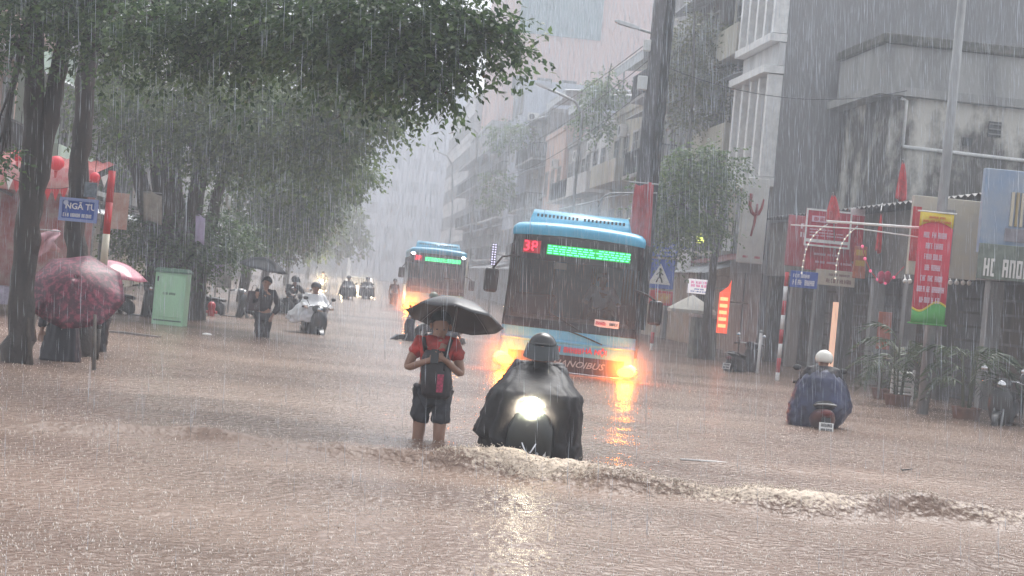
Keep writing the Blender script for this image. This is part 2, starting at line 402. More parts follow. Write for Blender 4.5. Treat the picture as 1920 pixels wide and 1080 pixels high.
# spray along the breaking crest
N = 3600
x = np.concatenate([RNG.uniform(-0.5, 1.5, N // 2), RNG.uniform(1.4, 3.6, N - N // 2)]); y = np.interp(x, _cx, _cy) + RNG.normal(0.0, 0.09, N)
z, fo = water_height(x, y); k = fo > 0.25
x, y, z = x[k], y[k], z[k]; N = len(x); h = 0.004 + 0.014 * RNG.random(N)
bs = np.stack([x, y, z - 0.004 + np.abs(RNG.normal(0, 0.012, N))], 1)
tp = bs + np.stack([RNG.normal(0, .6, N) * h, RNG.normal(0, .6, N) * h, h], 1)
M_FOAM = mat('foam', (0.58, 0.50, 0.42), 0.5, var=0.2, scale=30)
sp = spindles('foam', bs, tp, 0.0025 + 0.0045 * RNG.random(N), M_FOAM, 4); tag(sp, 'cream foam tumbling along the crest of the brown bow wave', 'foam', kind='stuff')

# ================================================================== HAZE
hz = MB().span((-170, -40, -1.9), (170, 320, 66)).build('haze', bpy.data.materials.new('haze_air'))
hm = hz.data.materials[0]; hm.use_nodes = True; hm.node_tree.nodes.clear()
pv = hm.node_tree.nodes.new('ShaderNodeVolumePrincipled'); pv.inputs['Density'].default_value = 0.0032
pv.inputs['Color'].default_value = (0.86, 0.92, 1.0, 1); pv.inputs['Anisotropy'].default_value = 0.2
ho = hm.node_tree.nodes.new('ShaderNodeOutputMaterial'); hm.node_tree.links.new(pv.outputs[0], ho.inputs['Volume'])
tag(hz, 'pale grey air thick with falling rain', 'haze', kind='stuff')

# ================================================================== BUSES
M_BUS = mat('bus_blue', (0.09, 0.40, 0.66), 0.3, var=0.18, scale=2.5, coat=0.3)
M_BUSTOP = mat('bus_roof_blue', (0.06, 0.37, 0.58), 0.32, var=0.15, scale=2.0, coat=0.3)
M_FRIT = mat('black_screen_band', (0.014, 0.013, 0.015), 0.16, spec=0.5)
M_WSCREEN = glass_mat('windscreen_glass', (0.75, 0.77, 0.75), 0.12, 0.66)
M_LEDG = glow_mat('led_green', (0.0, 1.0, 0.16), 9.0)
M_LEDG2 = glow_mat('led_green_white', (0.12, 1.0, 0.45), 1.6)
M_LEDR = glow_mat('led_red', (1.0, 0.03, 0.06), 1.6)
M_AMBER = glow_mat('amber_lamp', (1.0, 0.36, 0.025), 6.0)
M_REDTXT = mat('red_lettering', (0.5, 0.03, 0.05), 0.5)
M_INT = mat('bus_interior', (0.20, 0.20, 0.21), 0.7, var=0.3, scale=3)
BW = 1.23
def bus_pt(th, z, off=0.0):
    s_, c_ = sin(th), cos(th)
    x = BW * math.copysign(abs(s_) ** 0.5, s_); y = 0.42 * (1 - abs(c_) ** 0.5)
    k = max(0, (z - 0.8) / 1.65)
    x *= 1 - 0.035 * k
    y += 0.12 * k ** 1.3 - 0.05 * max(0, 1 - abs(z - 0.45) / 0.5)
    n = Vector((s_ * abs(s_) ** 0.6, -abs(c_) ** 0.6 - 0.02, 0)).normalized()
    return Vector((x, y, z)) + n * off
def bus_patch(z0, z1, t0, t1, off=0.0, nz=6, nt_=40):
    return MB().loft([[bus_pt(radians(t0 + (t1 - t0) * k / nt_), z0 + (z1 - z0) * i / nz, off) for k in range(nt_ + 1)] for i in range(nz + 1)], False)
def make_bus(loc, rotz, tilt, label, second=False):
    t = thing('city_bus', label, 'bus', loc, group='blue city buses wading through the flood', rot=(0, tilt, rotz))
    LEN = 8.9
    # lower front and side shell
    mb = bus_patch(-0.34, 0.80, -90, 90, 0, 10, 48)
    for sx in (-1, 1):
        mb.add([(sx * BW, 0.42, -0.34), (sx * BW, LEN, -0.34), (sx * BW, LEN, 1.05), (sx * BW, 0.42, 1.05)], [(0, 1, 2, 3)])
    mb.add([(-BW, LEN, -0.34), (BW, LEN, -0.34), (BW * .97, LEN, 2.6), (-BW * .97, LEN, 2.6)], [(0, 1, 2, 3)])
    body = mb.build('body', M_BUS, t, True)
    # moulded crease lines across the fascia
    MB().loft([[bus_pt(radians(a_), z, o_) for a_ in range(-80, 81, 4)] for z, o_ in ((0.615, 0.001), (0.60, 0.02), (0.575, 0.022), (0.555, 0.001))], False).build('fascia_crease', M_BUS, body, True)
    # windscreen and black surround bands
    bus_patch(0.95, 2.02, -68, 68, 0.004, 8, 40).build('windscreen', M_WSCREEN, t, True)
    sr = MB()
    for z0, z1, a0, a1 in ((2.02, 2.46, -86, 86), (0.79, 0.95, -86, 86), (0.95, 2.02, -86, -67), (0.95, 2.02, 67, 86)):
        q = bus_patch(z0, z1, a0, a1, 0.008, 4, 30); sr.add(q.v, q.f)
    sr.build('windscreen_surround', M_FRIT, t, True)
    # side windows
    for sx in (-1, 1):
        for k in range(5):
            y0 = 0.55 + k * 1.66
            w = MB().add([(sx * (BW - .004), y0, 1.07), (sx * (BW - .004), y0 + 1.56, 1.07), (sx * (BW - .04), y0 + 1.56, 2.25), (sx * (BW - .04), y0, 2.25)], [(0, 1, 2, 3)]).build('side_window', M_GLASSDARK, t)
        for k in range(6): MB().span((sx * (BW - .05), 0.45 + k * 1.66, 1.05), (sx * (BW - .012), 0.55 + k * 1.66, 2.28)).build('window_pillar', M_FRIT, t)
        MB().add([(sx * (BW - .04), 0.42, 2.26), (sx * (BW - .04), LEN, 2.26), (sx * (BW - .06), LEN, 2.6), (sx * (BW - .06), 0.42, 2.6)], [(0, 1, 2, 3)]).build('cant_panel', M_BUSTOP, t)
    # brow and roof
    rings = []
    for z, inset, o_ in ((2.44, 0, 0.03), (2.53, 0, 0.045), (2.60, 0.02, 0.03), (2.655, 0.08, 0.0), (2.68, 0.2, -0.02)):
        ring = []
        for a_ in range(-90, 91, 5):
            p = bus_pt(radians(a_), min(z, 2.5), o_); p.z = z + 0.05 * (1 - (p.x / BW) ** 2); p.x *= 1 - inset * 0.4; p.y += inset
            ring.append(p)
        xe = ring[-1].x
        rings.append([Vector((-xe, LEN, z))] + ring + [Vector((xe, LEN, z))])
    mb = MB().loft(rings, False)
    top = rings[-1]; n_ = len(top)
    for k in range(n_ // 2):
        mb.add([top[k], top[k + 1], top[n_ - 2 - k], top[n_ - 1 - k]], [(0, 1, 2, 3)])
    roof = mb.build('roof', M_BUSTOP, t, True)
    # air conditioner on the roof with vent slots
    ac = MB().loft([[(-x1, y_, 2.66), (-x1 * .93, y_ + dy, z_), (x1 * .93, y_ + dy, z_), (x1, y_, 2.66)] for y_, dy, x1, z_ in ((0.95, 0.20, 0.98, 2.70), (1.0, 0.25, 0.98, 2.90), (1.35, 0.2, 0.96, 2.99), (3.3, 0, 0.96, 2.99), (3.8, 0, 0.9, 2.75))], False)
    acu = ac.build('roof_air_conditioner', M_BUSTOP, t, True)
    for k in range(23):
        if k == 11: continue
        MB().box((-0.81 + k * 0.0736, 1.245, 2.83), (0.036, 0.05, 0.13), (-0.12, 0, 0)).build('vent_slot', M_BLACK, acu)
    # destination display
    dm = MB(); dr = MB(); pr = random.Random(5)
    def led_block(mb, x0, x1, z0, rows_, zs, gaps):
        for r_ in range(rows_):
            x = x0
            while x < x1 - 0.02:
                w = pr.uniform(0.04, 0.12); w = min(w, x1 - x)
                if not any(g0 < x + w / 2 < g1 for g0, g1 in gaps):
                    p = bus_pt(math.asin(max(-1, min(1, (x + w / 2) / BW)) * abs((x + w / 2) / BW)), z0 + r_ * zs, 0.016)
                    mb.box((x + w / 2, p.y, p.z), (w * 0.9, 0.012, 0.017))
                x += w + 0.018
    dr.loft([[bus_pt(math.asin((x / BW) * abs(x / BW)), z, 0.013) for x in np.linspace(-1.02, -0.70, 8)] for z in (2.13, 2.36)], False).build('route_number_display', mat('led_panel_red', (0.2, 0.0, 0.01), 0.4, emit=(1.0, 0.0, 0.03), estr=0.10), t)
    text('route_number', '38', 0.27, M_LEDR, t, (-0.86, bus_pt(math.asin(-0.5), 2.24, 0.022).y, 2.245), ext=0.003)
    gb = MB().loft([[bus_pt(math.asin((x / BW) * abs(x / BW)), z, 0.013) for x in np.linspace(-0.58, 0.98, 24)] for z in (2.135, 2.32)], False)
    led_block(dm, -0.55, 0.96, 2.165, 4, 0.042, ((0.15, 0.20), (0.30, 0.36)))
    db = gb.build('destination_display', mat('led_panel_green', (0.0, 0.2, 0.03), 0.4, emit=(0.0, 1.0, 0.10), estr=0.22), t)
    dm.build('led_dashes', M_LEDG2, db)
    # grille, chrome lip, lettering
    bus_patch(0.06, 0.36, -46, 46, 0.012, 3, 30).build('grille', mat('grille_black', (0.03, 0.022, 0.022), 0.4), t, True)
    MB().loft([[bus_pt(radians(a_), z, o_) for a_ in range(-50, 51, 4)] for z, o_ in ((0.06, 0.012), (0.058, 0.03), (0.038, 0.03), (0.035, 0.012))], False).build('chrome_lip', M_CHROME, t, True)
    if not second:
        text('name_plate_lettering', 'HANOIBUS', 0.16, mat('silver_letters', (0.45, 0.43, 0.42), 0.3, 0.7), t, (0.22, bus_pt(0, 0.2, 0.022).y, 0.21), shear=0.35, width=0.95, bold=0.002)
        text('operator_lettering', 'HÀ NỘI', 0.13, M_REDTXT, t, (0.50, bus_pt(0.15, 0.46, 0.012).y, 0.47), bold=0.003)
        g_ = glyphs(MB(), -0.12, 0.46, 0.78, 0.10, [6, 5], seed=4); g_.build('operator_lettering', M_REDTXT, t, loc=(0, bus_pt(0, 0.46, 0.012).y, 0))
        st_ = MB().box((0.66, bus_pt(0.3, 1.0, 0.014).y, 1.0), (0.44, 0.008, 0.13)).build('windscreen_sticker', M_WHITEP, t)
        glyphs(MB(), 0.56, 1.0, 0.20, 0.06, [5], seed=8).build('sticker_lettering', M_REDTXT, st_, loc=(0, bus_pt(0.3, 1.0, 0.02).y, 0))
        glyphs(MB(), 0.79, 1.0, 0.16, 0.05, [5], seed=9).build('sticker_lettering', M_BLACK, st_, loc=(0, bus_pt(0.3, 1.0, 0.02).y, 0))
        MB().box((-0.28, 0.14, 1.95), (0.22, 0.006, 0.12)).build('paper_notice', M_WHITEP, t)
    # bumper lower valance
    bus_patch(-0.30, 0.03, -60, 60, 0.02, 3, 30).build('bumper', mat('bumper_grey', (0.35, 0.33, 0.33), 0.4, var=0.3), t, True)
    # amber lamps
    for sx in (-1, 1):
        p = bus_pt(math.asin(0.89 * 0.89) * sx, 0.17, 0.0)
        hs_ = MB().ball((p.x, p.y + 0.02, 0.17), (0.24, 0.09, 0.15), 16, 8).build('headlamp_housing', M_CHROME, t, True)
        MB().ball((p.x, p.y - 0.055, 0.165), (0.155, 0.04, 0.082), 16, 8).build('amber_lens', M_AMBER, hs_, True)
        ld = bpy.data.lights.new('amber_lamp_light', 'POINT'); ld.energy = 46 if not second else 100; ld.color = (1.0, 0.19, 0.008); ld.shadow_soft_size = 0.12
        lo_ = bpy.data.objects.new('amber_lamp_light', ld); COL.objects.link(lo_); lo_.parent = t; lo_.location = (p.x, p.y - 0.42, 0.22)
    # mirrors
    for sx, z, xo in ((-1, 1.56, 1.50), (1, 1.30, 1.50)):
        mr = MB().box((sx * xo, -0.06, z), (0.25, 0.14, 0.44)).build('wing_mirror', M_BLACK, t, bevel=0.05)
        MB().tube([(sx * 1.12, 0.12, 2.06 if sx < 0 else 1.66), (sx * 1.34, -0.10, 2.0 if sx < 0 else 1.6), (sx * xo, -0.08, z + 0.2)], 0.02, 8).build('mirror_arm', M_BLACK, mr, True)
    # wipers
    for x0, x1, z1 in ((0.0, 0.62, 0.62), (0.25, -0.42, 1.10)):
        MB().tube([(x0, bus_pt(0, .78, .05).y, 0.80), ((x0 + x1) / 2, bus_pt(0, .7, .05).y, (0.8 + z1) / 2 + .01), (x1, bus_pt(0.25, z1, .045).y, z1)], 0.014, 6).build('wiper', M_BLACK, t)
    # interior
    it = MB().span((-1.1, 0.45, 0.55), (1.1, 0.85, 1.02)).build('dashboard', M_INT, t, bevel=0.05)
    MB().span((-1.12, 0.6, -0.1), (1.12, 8.6, -0.02)).build('bus_floor', M_INT, t)
    for sy in range(6):
        for sx in (-0.72, 0.72):
            MB().box((sx, 2.4 + sy * 0.95, 1.0), (0.8, 0.12, 0.75)).build('passenger_seat', mat('seat_blue', (0.03, 0.05, 0.12), 0.7), t, bevel=0.04)
    for sx in (-0.4, 0.4):
        for y_ in (1.6, 3.6, 5.6): MB().tube([(sx, y_, 0), (sx, y_, 2.5)], 0.017, 6).build('grab_pole', M_CHROME, t)
    ss = MB(); N_ = 20
    ss.loft([[(0.62 + (0.21 + 0.017 * cos(2 * pi * j / 6)) * cos(2 * pi * k / N_), 0.95 + 0.10 * sin(2 * pi * k / N_) + .017 * sin(2 * pi * j / 6), 1.12 + 0.18 * sin(2 * pi * k / N_)) for j in range(6)] for k in range(N_ + 1)], True)
    ss.build('steering_wheel', M_BLACK, t, True)
    MB().box((0.62, 1.5, 1.05), (0.5, 0.12, 0.9), (0.1, 0, 0)).build('driver_seat', M_INT, t, bevel=0.04)
    # wheels
    for sx in (-1, 1):
        for y_ in (1.7, 6.8):
            w = MB().lathe([(0.30, -0.13), (0.44, -0.13), (0.47, -0.08), (0.47, 0.08), (0.44, 0.13), (0.30, 0.13)], 24, (sx * 1.05, y_, 0.02), 'x').build('wheel', M_RUBBER, t, True)
            MB().lathe([(0.05, -0.135), (0.30, -0.135), (0.30, 0.135), (0.05, 0.135)], 20, (sx * 1.05, y_, 0.02), 'x').build('rim', M_STEEL, w, True)
    return t
_b1 = P(1058, 697, 30.8)
make_bus((_b1.x, 30.8, 0.0), radians(-1.6), radians(1.2), 'light blue city bus close behind the rider, amber lamps and green display lit')
_b2 = P(812, 585, 72.0)
bus2 = make_bus((_b2.x, 72.0, 0.0), radians(4.8), radians(0.6), 'smaller-looking blue city bus farther down the street, half lost in rain haze', True)
for sx in (-1, 1):
    MB().ball((sx * 1.06, 0.2, 2.42), (0.09, 0.05, 0.05), 10, 6).build('marker_lamp', glow_mat('white_marker', (0.9, 0.93, 1.0), 14), bus2, True)

# ================================================================== PEOPLE, SCOOTERS, UMBRELLAS
def skin_mesh(name, joints, edges, m_, parent, root=0, sub=1, wrinkle=0.0):
    me = bpy.data.meshes.new(name); names = list(joints)
    me.from_pydata([joints[k][:3] for k in names], [(names.index(a_), names.index(b_)) for a_, b_ in edges], [])
    me.materials.append(m_)
    o = bpy.data.objects.new(name, me); COL.objects.link(o); o.parent = parent
    o.modifiers.new('skin', 'SKIN')
    if not me.skin_vertices: me.skin_vertices.new()
    for i, k in enumerate(names):
        sv = me.skin_vertices[0].data[i]; r = joints[k][3]; r2 = joints[k][4] if len(joints[k]) > 4 else r
        sv.radius = (r, r2); sv.use_root = (i == root)
    o.modifiers['skin'].use_smooth_shade = True
    s_ = o.modifiers.new('sub', 'SUBSURF'); s_.levels = sub; s_.render_levels = sub
    if wrinkle:
        tx = bpy.data.textures.get('wrinkles') or bpy.data.textures.new('wrinkles', 'CLOUDS'); tx.noise_scale = 0.075; tx.noise_depth = 2
        dm = o.modifiers.new('wrinkle', 'DISPLACE'); dm.texture = tx; dm.strength = wrinkle; dm.mid_level = 0.5
    return o
def hand_joints(J, E, wrist, tag_, direction, curl, side):
    """palm, four unequal bent fingers and a thumb leaving the side of the palm"""
    d = Vector(direction).normalized(); c = Vector(curl).normalized(); w = Vector(wrist)
    lat = d.cross(c).normalized() * side
    palm = w + d * 0.075; J[tag_ + 'palm'] = (*palm, 0.030)
    E.append((tag_ + 'wrist', tag_ + 'palm'))
    for i, (o, L) in enumerate(((-0.030, 0.062), (-0.010, 0.072), (0.010, 0.068), (0.029, 0.052))):
        a_ = palm + d * 0.022 + lat * o; b_ = a_ + d * L * 0.5 + c * 0.012; e_ = b_ + d * L * 0.25 + c * L * 0.45
        for n_, q, r in (('a', a_, 0.0100), ('b', b_, 0.0092), ('c', e_, 0.0080)): J[f'{tag_}f{i}{n_}'] = (*q, r)
        E += [(tag_ + 'palm', f'{tag_}f{i}a'), (f'{tag_}f{i}a', f'{tag_}f{i}b'), (f'{tag_}f{i}b', f'{tag_}f{i}c')]
    t1 = w + d * 0.045 - lat * 0.036; t2 = t1 + d * 0.032 - lat * 0.012 + c * 0.018
    J[tag_ + 't1'] = (*t1, 0.0115); J[tag_ + 't2'] = (*t2, 0.0095)
    E += [(tag_ + 'palm', tag_ + 't1'), (tag_ + 't1', tag_ + 't2')]
def body_graph(pose):
    p = pose; J, E = {}, []
    J['pelvis'] = (*p['pelvis'], 0.125, 0.10); J['spine'] = (*p['spine'], 0.12, 0.095); J['chest'] = (*p['chest'], 0.145, 0.105)
    J['neck'] = (*p['neck'], 0.052); h = Vector(p['head'])
    f = Vector(p.get('face', (0, -1, 0))).normalized()
    J['jaw'] = (*(h - Vector((0, 0, 0.06)) + f * 0.015), 0.066); J['skull'] = (*(h + Vector((0, 0, 0.02))), 0.092); J['crown'] = (*(h + Vector((0, 0, 0.085)) - f * 0.01), 0.062)
    E += [('pelvis', 'spine'), ('spine', 'chest'), ('chest', 'neck'), ('neck', 'jaw'), ('jaw', 'skull'), ('skull', 'crown')]
    for s_, k in ((-1, 'l'), (1, 'r')):
        J[k + 'shoulder'] = (*p[k + 'shoulder'], 0.062); J[k + 'elbow'] = (*p[k + 'elbow'], 0.044); J[k + 'wrist'] = (*p[k + 'wrist'], 0.029)
        E += [('chest', k + 'shoulder'), (k + 'shoulder', k + 'elbow'), (k + 'elbow', k + 'wrist')]
        d = Vector(p.get(k + 'hand', Vector(p[k + 'wrist']) - Vector(p[k + 'elbow'])))
        hand_joints(J, E, p[k + 'wrist'], k, d, p.get(k + 'curl', (0, 0.3, -1)), s_)
        J[k + 'hip'] = (*p[k + 'hip'], 0.088); J[k + 'knee'] = (*p[k + 'knee'], 0.060); J[k + 'calf'] = (*(Vector(p[k + 'knee']) * 0.62 + Vector(p[k + 'ankle']) * 0.38), 0.057)
        J[k + 'ankle'] = (*p[k + 'ankle'], 0.038); J[k + 'toe'] = (*p[k + 'toe'], 0.032)
        E += [('pelvis', k + 'hip'), (k + 'hip', k + 'knee'), (k + 'knee', k + 'calf'), (k + 'calf', k + 'ankle'), (k + 'ankle', k + 'toe')]
    return J, E, h, f
def grow(J, keys, dr):
    return {k: (*J[k][:3], *[r + dr for r in J[k][3:]]) for k in keys}
STAND = dict(pelvis=(0, 0, 0.92), spine=(0, 0, 1.10), chest=(0, 0, 1.27), neck=(0, 0, 1.43), head=(0, -0.015, 1.55),
             lshoulder=(-0.17, 0, 1.36), rshoulder=(0.17, 0, 1.36), lelbow=(-0.24, 0.02, 1.09), relbow=(0.24, 0.02, 1.09), lwrist=(-0.25, -0.08, 0.86), rwrist=(0.25, -0.08, 0.86),
             lhip=(-0.09, 0, 0.87), rhip=(0.09, 0, 0.87), lknee=(-0.10, -0.02, 0.47), rknee=(0.10, -0.02, 0.47), lankle=(-0.10, 0.03, 0.08), rankle=(0.10, 0.03, 0.08), ltoe=(-0.11, -0.13, 0.04), rtoe=(0.11, -0.13, 0.04))
RIDE = dict(pelvis=(0, 0.28, 0.86), spine=(0, 0.26, 1.05), chest=(0, 0.18, 1.22), neck=(0, 0.13, 1.36), head=(0, 0.10, 1.475),
            lshoulder=(-0.18, 0.16, 1.30), rshoulder=(0.18, 0.16, 1.30), lelbow=(-0.30, 0.0, 1.08), relbow=(0.30, 0.0, 1.08), lwrist=(-0.30, -0.24, 1.05), rwrist=(0.30, -0.24, 1.05),
            lhand=(0, -1, 0.0), rhand=(0, -1, 0.0), lcurl=(0, -0.2, -1), rcurl=(0, -0.2, -1),
            lhip=(-0.10, 0.24, 0.82), rhip=(0.10, 0.24, 0.82), lknee=(-0.19, -0.16, 0.74), rknee=(0.19, -0.16, 0.74), lankle=(-0.16, -0.10, 0.34), rankle=(0.16, -0.10, 0.34), ltoe=(-0.17, -0.28, 0.30), rtoe=(0.17, -0.28, 0.30))
def person(label, loc, rotz, pose, shirt=None, pants=None, hair=True, sleeve='short', leg='long', group=None, helmet=None, visor=False):
    t = thing('person', label, 'person', loc, rotz, group)
    J, E, h, f = body_graph(pose)
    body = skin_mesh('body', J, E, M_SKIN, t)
    side = f.cross(Vector((0, 0, 1))).normalized()
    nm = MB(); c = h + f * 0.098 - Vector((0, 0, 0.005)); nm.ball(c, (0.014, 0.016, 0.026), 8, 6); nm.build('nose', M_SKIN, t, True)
    for s_ in (-1, 1):
        MB().ball(h + f * 0.088 + side * 0.034 * s_ + Vector((0, 0, 0.022)), (0.011, 0.006, 0.006), 8, 6).build('eye', M_HAIR, t, True)
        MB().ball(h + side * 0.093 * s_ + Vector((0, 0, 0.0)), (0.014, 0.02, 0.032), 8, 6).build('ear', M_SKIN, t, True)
    MB().ball(h + f * 0.082 - Vector((0, 0, 0.05)), (0.026, 0.012, 0.008), 8, 5).build('mouth', mat('lips', (0.3, 0.1, 0.09), 0.5), t, True)
    if hair and not helmet:
        hr = MB(); rings = []
        for i in range(8):
            ph = pi / 2 * (1 - i / 7.0) - 0.25 * (i / 7.0); ring = []
            for k in range(18):
                a_ = 2 * pi * k / 18; v = Vector((cos(a_), sin(a_), 0)); fr_ = max(0, v.dot(f))
                pz = max(sin(ph), -0.35 + 0.75 * fr_ ** 0.7)
                rr_ = 0.108 * sqrt(max(0.02, 1 - min(1, pz) ** 2 * 0.92)) if i else 0.01
                ring.append(h + v * rr_ + Vector((0, 0, 0.03 + 0.115 * pz)) - f * 0.012)
            rings.append(ring)
        hr.loft(rings, True, True).build('hair', M_HAIR, t, True)
    if helmet:
        hm_ = MB(); rings = []
        for i in range(9):
            ph = pi / 2 - (pi / 2 + 0.45) * i / 8; ring = []
            for k in range(20):
                a_ = 2 * pi * k / 20; v = Vector((cos(a_), sin(a_), 0)); fr_ = max(0, v.dot(f)); pz = max(sin(ph), -0.42 + 0.62 * fr_ ** 0.5)
                rr_ = 0.124 * sqrt(max(0.004, 1 - min(1, pz) ** 2)) if i else 0.006
                ring.append(h + v * rr_ + Vector((0, 0, 0.04 + 0.12 * pz)))
            rings.append(ring)
        ho_ = hm_.loft(rings, True, True).build('helmet', helmet, t, True)
        if visor:
            MB().loft([[h + (f * cos(a_) + side * sin(a_)) * (0.14 + 0.015 * k) + Vector((0, 0, 0.075 - 0.055 * k)) for a_ in np.linspace(-1.25, 1.25, 12)] for k in np.linspace(0, 2.1, 4)], False).build('visor', M_GLASSDARK, ho_, True)
    if shirt:
        keys = ['pelvis', 'spine', 'chest', 'neck', 'lshoulder', 'rshoulder', 'lelbow', 'relbow'] + (['lwrist', 'rwrist'] if sleeve == 'long' else [])
        g_ = grow(J, keys, 0.022)
        g_['neck'] = (*(Vector(J['chest'][:3]) * 0.35 + Vector(J['neck'][:3]) * 0.65), 0.075)
        if sleeve == 'short':
            for k in 'lr':
                q = Vector(J[k + 'shoulder'][:3]) * 0.45 + Vector(J[k + 'elbow'][:3]) * 0.55; g_[k + 'elbow'] = (*q, 0.078)
        skin_mesh('shirt', g_, [e for e in E if e[0] in g_ and e[1] in g_], shirt, t, sub=3, wrinkle=0.05)
    if pants:
        keys = ['pelvis', 'lhip', 'rhip', 'lknee', 'rknee'] + (['lcalf', 'rcalf', 'lankle', 'rankle'] if leg == 'long' else [])
        g_ = grow(J, keys, 0.026)
        if leg == 'short':
            for k in 'lr': q = Vector(J[k + 'hip'][:3]) * 0.25 + Vector(J[k + 'knee'][:3]) * 0.75; g_[k + 'knee'] = (*q, 0.098)
        skin_mesh('trousers' if leg == 'long' else 'shorts', g_, [e for e in E if e[0] in g_ and e[1] in g_], pants, t, sub=3, wrinkle=0.05)
    return t
def cape(parent, secs, m_, name='rain_cape', folds=14, amp=0.02, seed=1, n=84, hem=0.0, crumple=0.035, boxy=0.8):
    """cloth shell lofted through (z, cx, cy, rx_left, rx_right, ry_front, ry_back) sections with hanging folds"""
    r = random.Random(seed); ph = [r.uniform(0, 6.28) for _ in range(4)]; rings = []; ns = len(secs)
    fine = []
    for i in range(ns - 1):
        for q in range(4):
            t_ = q / 4; fine.append([secs[i][j] * (1 - t_) + secs[i + 1][j] * t_ for j in range(7)])
    fine.append(list(secs[-1]))
    for i, (z, cx, cy, rl, rr_, rf, rb) in enumerate(fine):
        g_ = (i / (len(fine) - 1)); ring = []
        for k in range(n):
            a_ = 2 * pi * k / n; ca, sa = cos(a_), sin(a_)
            e_ = boxy; ux = math.copysign(abs(ca) ** e_, ca); uy = math.copysign(abs(sa) ** e_, sa)
            fold = 1 + amp * g_ ** 0.8 * 3 * (sin(folds * a_ + ph[0] + 2 * g_) + 0.6 * sin(folds * 0.63 * a_ + ph[1]) + 0.5 * sin(folds * 1.7 * a_ + ph[2]))
            cr = crumple * g_ ** 0.5 * (sin(23 * a_ * 0.5 + z * 31 + ph[1]) * sin(z * 17 + 5 * a_ + ph[2]) + 0.6 * sin(11 * a_ - z * 43 + ph[3]))
            fold += cr
            zz = z + hem * g_ ** 4 * (sin(3 * a_ + ph[3]) + 0.5 * sin(7 * a_ + ph[0]))
            ring.append((cx + ux * (rr_ if ca > 0 else rl) * fold, cy + uy * (rb if sa > 0 else rf) * fold, zz))
        rings.append(ring)
    return MB().loft(rings, True, False).build(name, m_, parent, True, solid=0.006)

